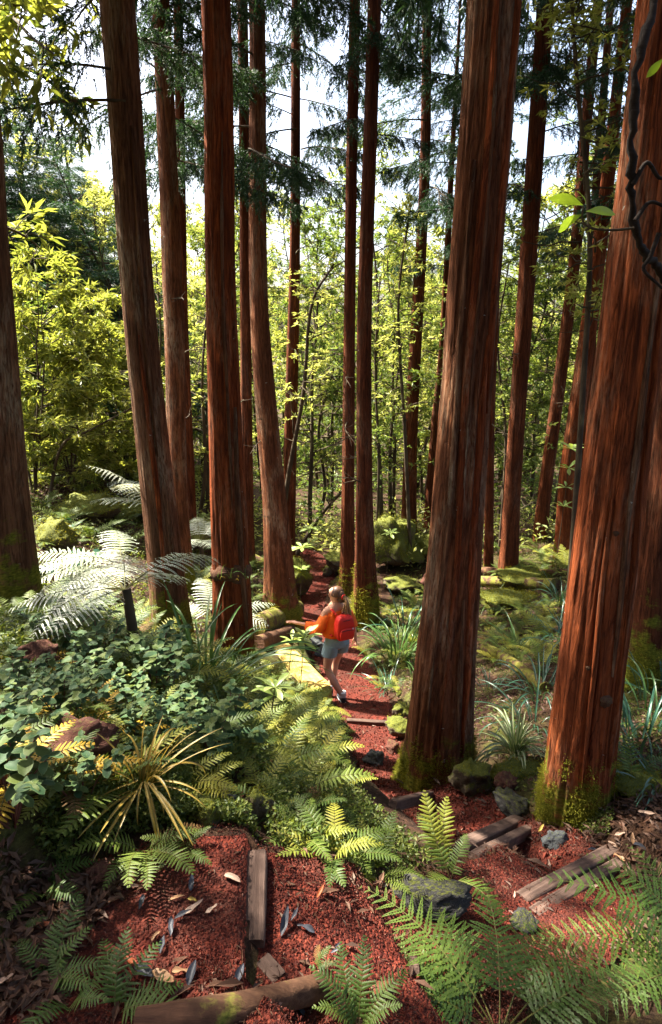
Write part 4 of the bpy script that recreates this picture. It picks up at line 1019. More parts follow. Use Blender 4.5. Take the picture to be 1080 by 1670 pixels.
timber((673, 1580), (676, 1602), .03, .05, "short dark post end in the near path below the flat rock", M_PLANK, 8, .2, group=GT)
timber((428, 1578), (456, 1606), .05, .025, "small plank offcut wedged against the front log", M_PLANK, 9, .2, group=GT, name="plank_offcut")
timber((458, 1066), (524, 1140), .24, .16, "broad yellow mossy beam edging the path by the walker", M_BEAM, 10, .35, name="edging_beam")
def log_mesh(pts, r0, r1, seed, mat, seg=20, rough=.12):
    P = spline(pts, 26); mb = MB(); n = len(P)
    d = np.gradient(P, axis=0); d /= np.linalg.norm(d, axis=1, keepdims=True)
    u = np.cross(d, np.array([0, 0, 1.0])); u /= np.linalg.norm(u, axis=1, keepdims=True); w = np.cross(u, d)
    a = np.arange(seg) / seg * 2 * math.pi; s = np.linspace(0, 1, n)
    Rr = (r0 + (r1 - r0) * s)[:, None] * (1 + rough * fbm(np.cos(a)[None] * 1.5 + s[:, None] * 3, np.sin(a)[None] * 1.5 + 0 * s[:, None], seed, 4) + rough * .5 * (vnoise(np.broadcast_to(a / 6.2832 * 12, (n, seg)), np.broadcast_to(s[:, None] * 4, (n, seg)), seed, 12) - .5))
    V = P[:, None] + Rr[..., None] * (np.cos(a)[None, :, None] * u[:, None] + np.sin(a)[None, :, None] * w[:, None])
    i = np.arange(n - 1)[:, None] * seg; j = np.arange(seg)[None]; k = (j + 1) % seg
    mb.add(V, np.stack([i + j, i + k, i + seg + k, i + seg + j], -1).reshape(-1, 4))
    for e, q in ((0, 1), (n - 1, -1)):
        ring = V[e]; mb.add(np.concatenate([ring, P[e] + (ring - P[e]) * .5 - d[e] * q * -.006, [P[e]]]), [[x, (x + 1) % seg, seg + (x + 1) % seg, seg + x][::q] for x in range(seg)] + [[seg + x, seg + (x + 1) % seg, 2 * seg][::q] for x in range(seg)])
    return mb.mesh("log", mat, True)
def log(pts, r0, r1, label, mat, seed, name="fallen_log", cat="log", lift=0.6, group=None):
    W = [ground_at(px, py) for px, py in pts]; W = [w + Vector((0, 0, (r0 + (r1 - r0) * k / (len(W) - 1)) * lift)) for k, w in enumerate(W)]
    c = W[0]; o = link(name, log_mesh([w - c for w in W], r0, r1, seed, mat)); o.location = c
    return tag(o, label, cat, group)
log([(225, 1690), (370, 1662), (522, 1625)], .038, .036, "rounded brown log edging the nearest step at the bottom", M_LOGB, 1, "edging_log", lift=.7)
log([(414, 1042), (482, 1008)], .17, .17, "sawn yellow-topped log lying at the flared-foot cedar", M_LOGM, 2, lift=1.0)
log([(420, 1058), (492, 1028)], .10, .10, "dark lower log under the sawn yellow-topped one", M_LOGB, 3, lift=.7)
log([(775, 935), (860, 940), (935, 938)], .09, .07, "long reddish log lying across behind the mossy humps", M_LOGB, 4)
log([(770, 952), (870, 958), (905, 962)], .10, .12, "dark mossy log just in front of the long reddish one", M_LOGM, 5)
log([(790, 1060), (835, 1085), (890, 1128)], .07, .06, "moss-topped rotting branch sloping down behind the large dark-red trunk", M_LOGM, 6)
log([(385, 905), (430, 925), (450, 930)], .12, .10, "mossy log behind the rust-red cedar", M_LOGM, 7)

# ------------------------------------------------------------------ trim on the cedars: peeling strips, the burl with its little plants
def bark_strip(key, z0, z1, ang, w, seed, off=1.035):
    T = TREES[key]; C, r = T['C'], T['r']; n = 24; zs = np.linspace(z0, z1, n); V = []; base = np.array(tuple(T['base']))
    for k, z in enumerate(zs):
        c = np.array([np.interp(z, C[:, 2], C[:, a]) for a in range(3)]); rr_ = float(np.interp(z, C[:, 2], r))
        e = math.sin(math.pi * (k + .4) / n) ** .5; a = math.radians(ang) + 0.05 * math.sin(z * 2.3 + seed)
        for q in (-1, -.5, .5, 1):
            ww = w * e * q; aa = a + ww / rr_; ro = rr_ * off + (0.010 if abs(q) < .9 else -0.02) + .006 * math.sin(z * 7 + seed + q)
            V.append(c + np.array([math.cos(aa) * ro, math.sin(aa) * ro, 0]) - base)
    F = np.array([[k * 4 + c, k * 4 + c + 1, (k + 1) * 4 + c + 1, (k + 1) * 4 + c] for k in range(n - 1) for c in range(3)])
    uv = [(q * .02 + ang, z) for z in zs for q in range(4)]
    mb = MB(); mb.add(V, F, 0, uv); link("bark_strip", mb.mesh("bark_strip", M_BARKG if seed % 2 else M_BARK, True), T['root'])
for k, (key, z0, z1, a, w) in enumerate((("m", 2.0, 7.4, 262, .035), ("m", 3.6, 8.0, 270, .02), ("m", 1.9, 5.0, 300, .04), ("m", 1.8, 3.2, 285, .03), ("m", 4.5, 7.5, 310, .03), ("m", 2.2, 6.0, 240, .03),
        ("s", 2.6, 5.5, 300, .02), ("s", 3.2, 6.2, 280, .02), ("s", 2.5, 4.2, 250, .02), ("e", 2.2, 4.4, 318, .035), ("e", 2.4, 5.5, 330, .025), ("e", 3.5, 6.5, 290, .02), ("b", 2.6, 5.0, 280, .03), ("b", 4.0, 6.5, 300, .02))):
    bark_strip(key, z0, z1, a, w, k)
T = TREES["e"]; bz = at_Y(378, 945, 5.2).z; c = np.array([np.interp(bz, T['C'][:, 2], T['C'][:, a]) for a in range(3)]) - np.array(tuple(T['base'])); rr_ = float(np.interp(bz, T['C'][:, 2], T['r']))
mb = MB(); a = np.linspace(0, 2 * math.pi, 25)[:-1]
V = []; 
for q, (dz, ro) in enumerate(((-.09, .97), (-.05, 1.06), (-.01, 1.16), (.03, 1.12), (.07, 1.02), (.10, .96))):
    V.append(np.stack([c[0] + np.cos(a) * rr_ * (ro + .05 * np.sin(a * 5 + q)), c[1] + np.sin(a) * rr_ * (ro + .05 * np.sin(a * 4 + q)), c[2] + dz + .02 * np.sin(a * 3)], -1))
i = np.arange(5)[:, None] * 24; j = np.arange(24)[None]; k = (j + 1) % 24
mb.add(np.array(V), np.stack([i + j, i + k, i + 24 + k, i + 24 + j], -1).reshape(-1, 4)); link("burl", mb.mesh("burl", M_LOGB, True), T['root'])
# knots on the large dark-red trunk
def knot(key, px, py, Y, s):
    T = TREES[key]; z = at_Y(px, py, Y).z; C = T['C']; c = np.array([np.interp(z, C[:, 2], C[:, a]) for a in range(3)]); r_ = float(np.interp(z, C[:, 2], T['r']))
    x = at_Y(px, py, Y).x; q = max(-.95, min(.95, (x - c[0]) / r_)); p = c + np.array([q * r_, -math.sqrt(1 - q * q) * r_, 0]) * 1.0 - np.array(tuple(T['base']))
    me = ROCKS[1].copy(); me.materials.append(M_LOGB); link("knot", me, T['root'], mat4(p, (0, 0, 0), (s, s * .6, s * 1.2)))
knot("s", 985, 1140, 3.0, .05); knot("s", 1005, 870, 3.0, .02); knot("m", 735, 1030, 4.0, .03); knot("s", 960, 1090, 3.0, .018)
# ------------------------------------------------------------------ moss tufts on stones and at the feet of the trunks
def moss_tufts(o, parent, n, size, seed, pick, mat=None, name="moss"):
    """short blades on the picked faces of a mesh; o's own coordinates"""
    me = o.data; rr = np.random.default_rng(seed); k = len(me.vertices)
    co = np.empty(k * 3, np.float32); me.vertices.foreach_get("co", co); co = co.reshape(-1, 3).astype(float)
    no = np.empty(k * 3, np.float32); me.vertices.foreach_get("normal", no); no = no.reshape(-1, 3).astype(float)
    sc_ = np.array(o.scale); co = co * sc_; no = norm_rows(no / sc_)
    idx = np.nonzero(pick(co, no, rr))[0]
    if len(idx) < 4: return
    q = rr.choice(idx, n); q2 = rr.choice(idx, n)
    C = co[q] + rr.normal(0, size * .8, (n, 3)) - no[q] * size * .2
    D = norm_rows(no[q] + rr.normal(0, .55, (n, 3)) + np.array([0, 0, .15])); S, Nn = frames(D, rr)
    mb = MB(); kites(mb, C, D, S, Nn, size * rr.uniform(.5, 1.3, n), size * .35 * rr.uniform(.6, 1.3, n))
    t = link(name, mb.mesh(name, mat or L_MOSS), parent)
    if parent is o: t.scale = tuple(1 / x for x in o.scale)
    t["kind"] = "stuff"
for o in list(COL.objects):
    if o.get("category") in ("stone", "boulder") and o.data and o.data.materials[0] in (M_ROCKM, M_ROCKF):
        w = max(o.scale); f = o.data.materials[0] is M_ROCKF; d = (o.location - CAM).length
        sz = max(.010, min(.03, .0028 * d)); n = int(min(9000, (1.1 if f else .45) * 2.2 * (w / sz) ** 2 * 2.2))
        off = rnd.uniform(0, 40)
        moss_tufts(o, o, n, sz, int(off * 10), lambda c, nn, rr_, f=f, off=off: (nn[:, 2] + (fbm(c[:, 0] * 6 + off, c[:, 1] * 6 + c[:, 2] * 5, 3, 3)) * .9) > (-.05 if f else .45))
for key, hh, n, sz, thr in (("m", .6, 14000, .017, -.05), ("s", .5, 11000, .015, -.05), ("j", 1.2, 5000, .03, -.1), ("g", .6, 3000, .026, .15), ("i", .9, 2200, .03, .0), ("t", .8, 3500, .02, .1), ("e", .5, 2500, .018, .2), ("b", .5, 2000, .018, .2), ("o", .3, 900, .03, .1)):
    T = TREES[key]; tr = [c for c in T['root'].children if c.name.startswith("trunk")][0]
    moss_tufts(tr, T['root'], n, sz, 40 + n, lambda c, nn, rr_, hh=hh, thr=thr: (c[:, 2] > -.08) & (fbm(np.arctan2(c[:, 1], c[:, 0]) * 2.5, c[:, 2] * 2.2, 8, 4) - c[:, 2] / hh * .75 + .25 > thr))
# ------------------------------------------------------------------ ferns
def fmesh(mat, **kw): return frond(**kw).mesh("frond", [mat, M_FSTEM])
def fset(mat, seeds, **kw): return [fmesh(mat, seed=s, a0=kw.get('a0', 55) + (s % 3 - 1) * 8, a1=kw.get('a1', -20) + (s % 4 - 1) * 8, side_curl=(s % 3 - 1) * .3, **{k: v for k, v in kw.items() if k not in ('a0', 'a1')}) for s in seeds]
def fsol(mat, seeds, a0=55, a1=-20, **kw): return [frond_solid(s, a0=a0 + (s % 3 - 1) * 9, a1=a1 + (s % 4 - 1) * 10, side_curl=(s % 3 - 1) * .35, **kw).mesh('frond', [mat, M_FSTEM]) for s in seeds]
FR_G = fsol(L_FERN, (1, 2, 3, 4, 5), L=.44, pairs=17, pl=.085)
FR_Y = fsol(L_FERNY, (6, 7, 8, 9), L=.42, pairs=16, pl=.08)
FR_GOLD = fsol(L_FERNG, (9, 10), a0=35, L=.36, pairs=14, pl=.07)
FR_NEAR = fset(L_FERND, (11, 12, 13), L=.78, pairs=14, pl=.22, m=12, prof='tri', a0=48, a1=-18, stalk=.22, pw=.15, width=.52, droop=.12, rad=.003)
FR_MID = fsol(L_FERND, (14, 15, 16), a0=50, L=.42, pairs=17, pl=.085)
FR_SIL = fset(L_SILVER_GLARE, (17, 18, 19), L=1.25, pairs=18, pl=.30, m=13, a0=34, a1=-24, stalk=.18, pw=.085, width=.45, droop=.34, fwd=78, rad=.006)
FR_SIMPLE = fsol(L_FERND, (20, 21, 22), a0=58, L=.40, pairs=14, pl=.085, fill=.8)
FR_B = fsol(L_FERNB, (30, 31), a0=35, a1=-50, L=.36, pairs=14, pl=.07)
def fern(loc, fr, n, label, group=None, s=1.0, az=None, spread=360, tilt=(-10, 10), name="fern", rnd_s=.25, lift=0.0, phase=None):
    t = thing(name, label, "fern", loc, 0, group)
    a0 = rnd.uniform(0, 360) if phase is None else phase
    for k in range(n):
        a = (az - spread / 2 + spread * (k + .5) / n + rnd.uniform(-8, 8)) if az is not None else a0 + 360 * k / n + rnd.uniform(-18, 18)
        q = s * rnd.uniform(1 - rnd_s, 1 + rnd_s * .6)
        link("frond", rnd.choice(fr) if rnd.random() > .07 or fr is FR_GOLD else rnd.choice(FR_B), t, mat4((0, 0, lift), (rnd.uniform(-.2, .2), R(-rnd.uniform(*tilt)), R(a)), q))
    return t
def inpoly(x, y, poly):
    c = np.zeros(np.shape(x), bool); n = len(poly)
    for i in range(n):
        x1, y1 = poly[i]; x2, y2 = poly[(i + 1) % n]
        c ^= ((y1 > y) != (y2 > y)) & (x < (x2 - x1) * (y - y1) / ((y2 - y1) if y2 != y1 else 1e-9) + x1)
    return c
def region(pxs):
    return [(g.x, g.y) for g in (ground_at(*p) for p in pxs)]
def scatter(pxs, n, rr, min_path=0.0, world=None):
    """n points spread over the ground inside an outline"""
    poly = world or region(pxs); A = np.array(poly); out = np.zeros((0, 2))
    while len(out) < n:
        q = rr.uniform(A.min(0), A.max(0), (max(200, n * 2), 2)); q = q[inpoly(q[:, 0], q[:, 1], poly)]
        if min_path:
            i, d = path_near(q[:, 0], q[:, 1]); q = q[d > PW[i] * min_path]
        out = np.concatenate([out, q])
    return out[:n]
def spaced(pxs, n, rr, gap, min_path=0.0):
    P = scatter(pxs, n * 25, rr, min_path); keep = []
    for p in P:
        if all((p[0] - k[0]) ** 2 + (p[1] - k[1]) ** 2 > gap * gap for k in keep):
            keep.append(p)
            if len(keep) >= n: break
    return keep
rr = np.random.default_rng(5)
Z = [ # outline, how many, gap, fronds, scale, label, group
 ([(430, 1320), (520, 1320), (560, 1390), (650, 1443), (770, 1478), (690, 1474), (560, 1442), (470, 1397)], 26, .12, FR_G + FR_G + FR_Y, .58, "green fern on the bank edge above the wide dark flat rock", "bank-edge ferns above the dark flat rock"),
 ([(390, 1230), (450, 1150), (520, 1165), (515, 1245), (525, 1310), (510, 1315), (430, 1315)], 42, .155, FR_G + FR_Y + FR_Y, .8, "light green fern on the lit bank between the two legs of the path", "light green ferns amid the path bends"),
 ([(470, 1165), (515, 1160), (535, 1195), (535, 1235), (500, 1230)], 10, .18, FR_G, .62, "fern crowding the path edge just below the walker's feet", "ferns crowding the path below the walker"),
 ([(0, 1020), (120, 1010), (230, 1060), (250, 1130), (60, 1110), (0, 1090)], 26, .22, FR_MID + FR_G, .9, "fern in the undergrowth between the edge trunk and the round-leaved bed", "ferns between edge trunk and round-leaved bed"),
 ([(230, 1060), (400, 1120), (430, 1200), (330, 1170), (240, 1130)], 18, .24, FR_Y + FR_G, .9, "yellowish fern in the sunny patch below the rust-red cedar", "yellowish ferns below the rust-red cedar"),
 ([(60, 990), (240, 1000), (340, 1060), (260, 1050), (120, 1030)], 14, .3, FR_Y + FR_G, .9, "fern sheltering under the silvery fronds", "ferns sheltering under the silvery fronds"),
 ([(790, 1010), (900, 990), (890, 1090), (800, 1090)], 24, .26, FR_Y + FR_G, .9, "small fern on the open floor between the biggest cedar and the large dark-red trunk", "small ferns between the two largest trunks"),
 ([(600, 1060), (660, 1060), (650, 1130), (600, 1140), (585, 1090)], 9, .25, FR_Y + FR_SIMPLE, .8, "fern among the strap leaves beside the walker", "ferns among the strap leaves beside the walker"),
 ([(60, 790), (240, 790), (330, 870), (240, 900), (70, 900)], 30, .4, FR_G, 1.3, "fern on the shaded slope under the laurels", "ferns on the shaded slope under the laurels"),
 ([(380, 1110), (470, 1090), (480, 1140), (400, 1180)], 8, .25, FR_Y + FR_G, .8, "fern around the whorled seedling below the beam", "ferns around the whorled seedling below the beam"),
 ([(300, 900), (440, 900), (440, 990), (420, 1040), (400, 1040), (320, 1000)], 22, .3, FR_G + FR_Y, 1.0, "fern on the slope between the rust-red cedar and the flared-foot one", "ferns on the slope behind the rust-red cedar"),
 ([(620, 980), (700, 960), (690, 1060), (640, 1040)], 12, .3, FR_G + FR_Y, .9, "fern behind the large bright strap-leaf clump", "ferns behind the large bright strap-leaf clump"),
 ([(800, 900), (1000, 880), (1010, 960), (900, 990), (800, 960)], 16, .4, FR_G + FR_Y, 1.1, "fern around the fallen logs and mossy humps", "ferns around the fallen logs and mossy humps"),
 ([(10, 1440), (150, 1440), (190, 1560), (20, 1570)], 12, .13, FR_MID + FR_SIMPLE, .4, "small dark fern in the shaded bottom corner", "small dark ferns in the shaded bottom corner"),
 ([(0, 1160), (150, 1150), (340, 1210), (300, 1290), (120, 1320), (0, 1330)], 14, .17, FR_Y + FR_G + FR_GOLD, .8, "", "yellow-green ferns poking through the round-leaved bed"),
 ([(500, 880), (560, 880), (550, 910), (520, 905)], 6, .4, FR_Y, 1.0, "pale fern on the bank at the far bend of the path", "pale ferns on the bank at the far bend"),
]
def left_first(P): return sorted(P, key=lambda p: proj(p[0], p[1], gz(*p))[0])
for pxs, n, gap, fr, s, lab, grp in Z:
    for k, p in enumerate(left_first(spaced(pxs, n, rr, gap, 1.05))):
        fern((p[0], p[1], gz(*p) - .01), fr, rnd.randint(5, 8), f"{ordinal(k)} from the left of the {grp}", grp, s * rnd.uniform(.75, 1.15))
def G(px, py): return ground_at(px, py)
fern(G(722, 1425), FR_Y, 2, "bright upright fern standing at the turn of the path", None, 1.0, 95, 40, (20, 30))
fern(G(735, 1440), FR_G, 4, "low fern at the foot of the bright upright one", None, .7)
fern(G(555, 1290), FR_Y, 5, "pale fern leaning over the path opposite the biggest cedar", None, .55)
fern(G(40, 1110), FR_GOLD, 7, "golden-yellow fern beside the rusty upright stone", None, 1.1, 90, 220)
fern(G(75, 1275), FR_GOLD, 2, "golden frond poking out over the red-brown stone", None, .8, 10, 40, (-15, -5))
fern(G(15, 1275), FR_GOLD, 4, "golden fern at the picture edge among round leaves", None, .8, 80, 160)
fern(G(295, 1400), FR_G, 5, "small bright fern at the back edge of the near terrace", None, .42)
fern(G(235, 1400), FR_FLAT if False else FR_G, 7, "yellow-green fern drooping over the left end of the near terrace", None, .6, -60, 220, (-15, 0))
fern(G(320, 1300), FR_Y, 4, "yellow fern under the straw-coloured clump", None, .6, -20, 120)
fern(G(85, 1610), FR_SIMPLE, 6, "dark green fern at the bottom corner", None, .55, 60, 200, (-5, 10))
fern(G(190, 1668), FR_SIMPLE, 5, "lighter fern next to the front log's end", None, .5, 60, 160, (-10, 10))
fern(G(120, 1640), FR_MID, 4, "low fern between the two bottom-corner ferns", None, .5)
fern(G(515, 1590), FR_SIMPLE, 3, "tiny fern sprig behind the front log", None, .22, 40, 120, (10, 20))
fern(G(585, 1690), FR_MID, 6, "small fern at the bottom edge right of the front log", None, .5, 90, 200, (0, 20))
fern(G(1030, 1290), FR_SIMPLE, 4, "fern with few straight fronds past the large dark-red trunk's foot", None, .8, 90, 150, (0, 20))
fern(G(925, 935), FR_Y, 5, "tall pale fern in front of the reddish leaning cedar", None, 1.9, 90, 200, (5, 20))
fern(G(885, 1045), FR_Y, 4, "pale fern pair beside the large dark-red trunk's dark edge", None, 1.2, 100, 120, (0, 15))
# large foreground fern
t = thing("large_fern", "large dark green fern filling the bottom corner under the step planks", "fern", G(815, 1690) + Vector((0, 0, -.02)))
for a, tl, s, v in ((172, -20, .80, 0), (152, -16, .86, 1), (194, -24, .80, 2), (132, -12, .80, 0), (108, -14, .68, 1), (215, -22, .66, 2), (84, -12, .66, 0), (60, -14, .72, 1), (32, -16, .72, 2), (142, 2, .62, 1), (10, -20, .7, 0), (162, -4, .6, 2)):
    link("frond", FR_NEAR[v], t, mat4((0, 0, 0.0), (rnd.uniform(-.15, .15), R(-tl), R(a)), s))
t = thing("large_fern", "large fern reaching in from the picture edge over the step planks", "fern", G(1150, 1600) + Vector((0, 0, .0)))
for a, tl, s, v in ((156, -8, .86, 0), (174, -14, .86, 1), (196, -20, .8, 2), (138, -2, .68, 0), (214, -24, .72, 1), (110, 4, .6, 2)):
    link("frond", FR_NEAR[v], t, mat4((0, 0, .05), (rnd.uniform(-.15, .15), R(-tl), R(a)), s))
# silvery tree ferns
def treefern(px, py, n, label, hs, s, az=None, spread=360, tilt=(-10, 12)):
    g = G(px, py); t = thing("tree_fern", label, "fern", g, 0, "silvery tree ferns")
    mb = MB(); tube(mb, [(0, 0, -.1), (.02, 0, hs * .5), (0, .02, hs)], [.05, .035, .03], 8); link("stem", mb.mesh("stem", M_TWIG, True), t)
    for k in range(n):
        a = (az - spread / 2 + spread * (k + .5) / n if az is not None else 360 * k / n) + rnd.uniform(-10, 10)
        link("frond", FR_SIL[k % 3], t, mat4((0, 0, hs), (rnd.uniform(-.15, .15), R(-rnd.uniform(*tilt)), R(a)), s * rnd.uniform(.85, 1.1)))
treefern(216, 1078, 8, "silvery tree fern with a dark stem before the broad leaning cedar", .50, .62, 150, 240, (-24, -4))
treefern(330, 935, 8, "silvery tree fern spreading behind the broad leaning cedar", .5, .75, 170, 300, (-12, 10))
treefern(175, 985, 6, "low silvery fern lying toward the edge trunk", .3, .65, 190, 220, (-22, -6))
treefern(205, 985, 6, "silvery fern close against the broad leaning cedar's shaded side", .45, .75, 200, 200, (-22, -2))
treefern(262, 900, 4, "silvery fern frond fan above the mossy hummock", .7, 1.05, 200, 160, (-5, 30))
treefern(345, 1040, 5, "pale fern between the broad leaning cedar and the rust-red one", .2, .6, 60, 200, (-10, 15))

# ------------------------------------------------------------------ clumps of strap leaves
def sset(mat, L, W, seeds): return [strap_mesh(s, L * (0.8 + .1 * (s % 4)), W, 84 - 8 * (s % 4), 30 - 28 * (s % 5), 11, .5 * (s % 3 - 1), mat) for s in seeds]
def clump(px, py, n, meshes, label, s=1.0, group=None, r=.05, tilt=(-28, 14), name="strap_leaf_clump", cat="plant", z=0.0, az=None, spread=360):
    g = G(px, py); t = thing(name, label, cat, g + Vector((0, 0, z)), 0, group)
    for k in range(n):
        a = rnd.uniform(0, 360) if az is None else az + rnd.uniform(-spread / 2, spread / 2); q = r * math.sqrt(rnd.random())
        link("leaf", rnd.choice(meshes), t, mat4((q * math.cos(R(a)), q * math.sin(R(a)), -.01), (rnd.uniform(-.2, .2), R(-rnd.uniform(*tilt)), R(a)), s * rnd.uniform(.6, 1.1)))
    return t
S_G = sset(L_STRAP, .75, .022, range(40, 48)); S_B = sset(L_STRAPB, .65, .018, range(50, 58)); S_V = sset(L_VARI, .36, .020, range(60, 66)); S_Y = sset(L_GOLDS, .34, .014, range(70, 76))
GC = "strap-leaved clumps"
clump(330, 1115, 38, S_G, "tall green strap-leaf clump before the rust-red cedar's foot", 1.0, GC, .22)
clump(290, 1105, 16, S_G, "thin strap-leaf clump left of the one at the rust-red cedar's foot", .7, GC, .15)
clump(385, 1105, 10, S_G, "thin pale blades in front of the rust-red cedar", .45, GC, .12)
clump(650, 1070, 60, S_G, "large bright strap-leaf clump between the walker and the biggest cedar", 1.25, GC, .28)
clump(660, 1030, 30, S_B, "blue-green blades rising behind the large bright clump", 1.1, GC, .2)
clump(632, 1125, 34, S_B, "drooping dark strap-leaf clump on the path edge below the walker", .8, GC, .16, (-45, 0))
clump(1045, 1215, 55, S_B, "blue-green strap-leaf clump behind the large dark-red trunk's foot", .95, GC, .25)
clump(1085, 1140, 40, S_B, "strap-leaf clump at the picture edge before the grey-green trunk", 1.0, GC, .25)
clump(1000, 1120, 26, S_G, "thin green blades between the large dark-red trunk and the grey-green one", .9, GC, .2)
clump(1075, 1280, 30, S_B, "low dark blades at the picture edge under the strap-leaf clump", .7, GC, .2, (-45, -5))
clump(880, 1135, 34, S_B, "blue blades fanning out from the dark edge of the large dark-red trunk", .95, GC, .18, (-40, 5))
clump(870, 1185, 22, S_B, "dark arching blades above the striped plant", .75, GC, .15, (-40, 0))
clump(915, 985, 26, S_B, "upright blue-green clump by the fallen logs", 1.0, GC, .15, (-15, 14))
clump(940, 1060, 26, S_B, "arching blades low against the dark edge of the large trunk", .9, GC, .2, (-40, 5))
clump(800, 1130, 18, S_B, "sparse dark blades right behind the biggest cedar", .7, GC, .15, (-40, 5))
clump(1075, 1180, 34, S_G, "green blades mixed into the strap leaves at the picture edge", .8, GC, .25, (-35, 10))
clump(845, 1060, 26, S_G, "green blades on the open floor between the two largest trunks", .8, GC, .25, (-35, 8))
clump(905, 1040, 24, S_B, "blue-green blades beside the pale fern pair", .8, GC, .2, (-35, 8))
clump(800, 985, 20, S_G, "short blades by the mossy humps", .7, GC, .25, (-35, 8))
clump(180, 900, 10, S_G, "small tuft of blades on the mossy slope", .6, GC, .1)
clump(838, 1250, 70, S_V, "green and white striped plant on its mossy mound", 1.2, None, .05, (-40, 14), "striped_plant", z=.13)
clump(235, 1315, 34, S_Y, "straw-yellow arching clump among the round-leaved shrubs", .85, None, .04, (-48, 14), "straw_leaf_plant", z=.10)
clump(240, 1330, 10, S_Y, "hanging straw-coloured leaves below the arching clump", .8, None, .03, (-100, -60), "straw_leaf_plant", z=.16, az=-90, spread=150)

# ------------------------------------------------------------------ round-leaved shrubs
def oval_mesh(seed):
    mb = MB(); V, F, UV = leaf_blade(.064, .042, 6, .18 + .05 * (seed % 3), .10, 'oval', .03, seed); mb.add(V, F, 0, UV); return mb.mesh("leaf", L_ROUND, True)
OV = [oval_mesh(s) for s in range(3)]
def shrub_plan(seed, stems=8, h=.36, spread=.26, pairs=5):
    rr = np.random.default_rng(seed); mb = MB(); leaves = []
    for s in range(stems):
        az = s * 6.28 / stems + rr.uniform(-.4, .4); out = spread * rr.uniform(.25, 1.0); hh = h * rr.uniform(.65, 1.1)
        P = spline([(0, 0, -.03), (out * .45 * math.cos(az), out * .45 * math.sin(az), hh * .6), (out * math.cos(az), out * math.sin(az), hh)], 8)
        tube(mb, P, np.linspace(.0045, .002, 8), 5, 0, False)
        for k in range(pairs):
            f = .45 + .55 * (k + 1) / pairs; p = np.array([np.interp(f, np.linspace(0, 1, 8), P[:, a]) for a in range(3)]); pa = az + k * 1.57 + rr.uniform(-.4, .4)
            for e in (0, math.pi):
                leaves.append((tuple(p), (rr.uniform(-.3, .3), R(rr.uniform(-30, 18)), pa + e), rr.uniform(.75, 1.3) * (0.8 if k == pairs - 1 else 1)))
        p = P[-1]
        for e in range(3): leaves.append((tuple(p), (rr.uniform(-.3, .3), R(rr.uniform(-35, 0)), e * 2.1 + az), rr.uniform(.5, .8)))
    return mb.mesh("stem", M_STEM), leaves
PLANS = [shrub_plan(s, 7 + s % 3) for s in (1, 2, 3, 4)]
def shrub(p, label, group, s=1.0, v=0):
    t = thing("round_leaf_shrub", label, "shrub", (p[0], p[1], gz(*p) - .01), rnd.uniform(0, 6.28), group, s)
    link("stem", PLANS[v][0], t)
    for k, (loc, rot, q) in enumerate(PLANS[v][1]): link("leaf", OV[k % 3], t, mat4(loc, rot, q))
GR = "round-leaved shrubs"
for pxs, n, gap, s, lab in (([(0, 1150), (130, 1130), (260, 1160), (360, 1200), (280, 1260), (200, 1230), (60, 1210), (0, 1230)], 14, .17, .68, "bluish round-leaved shrubs above the red-brown stone"),
                            ([(0, 1250), (70, 1270), (210, 1330), (150, 1370), (130, 1400), (0, 1430)], 8, .14, .75, "round-leaved shrubs below the red-brown stone"),
                            ([(90, 1070), (220, 1090), (330, 1150), (240, 1140), (120, 1110)], 9, .24, .9, "sunlit round-leaved shrubs near the golden fern"),
                            ([(330, 1215), (390, 1230), (380, 1270), (320, 1270)], 4, .14, .8, "round-leaved shrubs above the straw-yellow clump")):
    for k, p in enumerate(left_first(spaced(pxs, n, rr, gap))): shrub(p, f"{ordinal(k)} from the left of the {lab}", GR, s * rnd.uniform(.85, 1.15), k % 4)

# ------------------------------------------------------------------ whorled seedlings, broad blue leaves, vine
def whorl_leaf(seed, L=.15, W=.042, mat=None):
    mb = MB(); V, F, UV = leaf_blade(L, W, 7, .25, .1, 'obov', .02, seed); mb.add(V, F, 0, UV); return mb.mesh("leaf", mat or L_WHORL, True)
WL = [whorl_leaf(s) for s in (1, 2)]
def seedling(px, py, h, whorls, label, s=1.0, name="whorled_seedling", lean=0.05):
    g = G(px, py); t = thing(name, label, "seedling", g, 0)
    mb = MB(); tube(mb, [(0, 0, -.03), (lean * .5, 0, h * .5), (lean, 0, h)], [.006, .005, .004], 6); link("stem", mb.mesh("stem", M_TWIG, True), t)
    for f, n, q in whorls:
        a0 = rnd.uniform(0, 6)
        for k in range(n): link("leaf", WL[k % 2], t, mat4((lean * f, 0, h * f), (rnd.uniform(-.3, .3), R(rnd.uniform(-45, 5)), a0 + 6.28 * k / n), q * s * rnd.uniform(.8, 1.1)))
seedling(489, 1135, .62, [(1, 11, 1.0), (.9, 6, .9)], "tall whorled seedling in front of the yellow beam", 1.15)
seedling(470, 1110, .46, [(1, 9, 1.0)], "second whorled seedling just left of the tall one", .95)
seedling(437, 1205, .34, [(1, 9, 1.0), (.85, 5, .8)], "pale whorled seedling lower on the lit bank", .95)
seedling(490, 985, 1.15, [(.62, 9, 1.2), (1, 12, 1.4)], "slender seedling with two leaf rosettes by the dark upright boulder", 1.2)
seedling(503, 925, .9, [(1, 11, 1.4), (.6, 7, 1.2)], "pale leaf rosette above the far bend of the path", 1.3)
seedling(630, 945, 1.0, [(1, 9, 1.4)], "seedling over the small stones past the close pair of cedars", 1.1)
seedling(905, 935, 2.3, [(1, 9, 1.5), (.85, 8, 1.4), (.7, 7, 1.3), (.55, 7, 1.2)], "bright leafy sucker beside the reddish leaning cedar", 1.2)
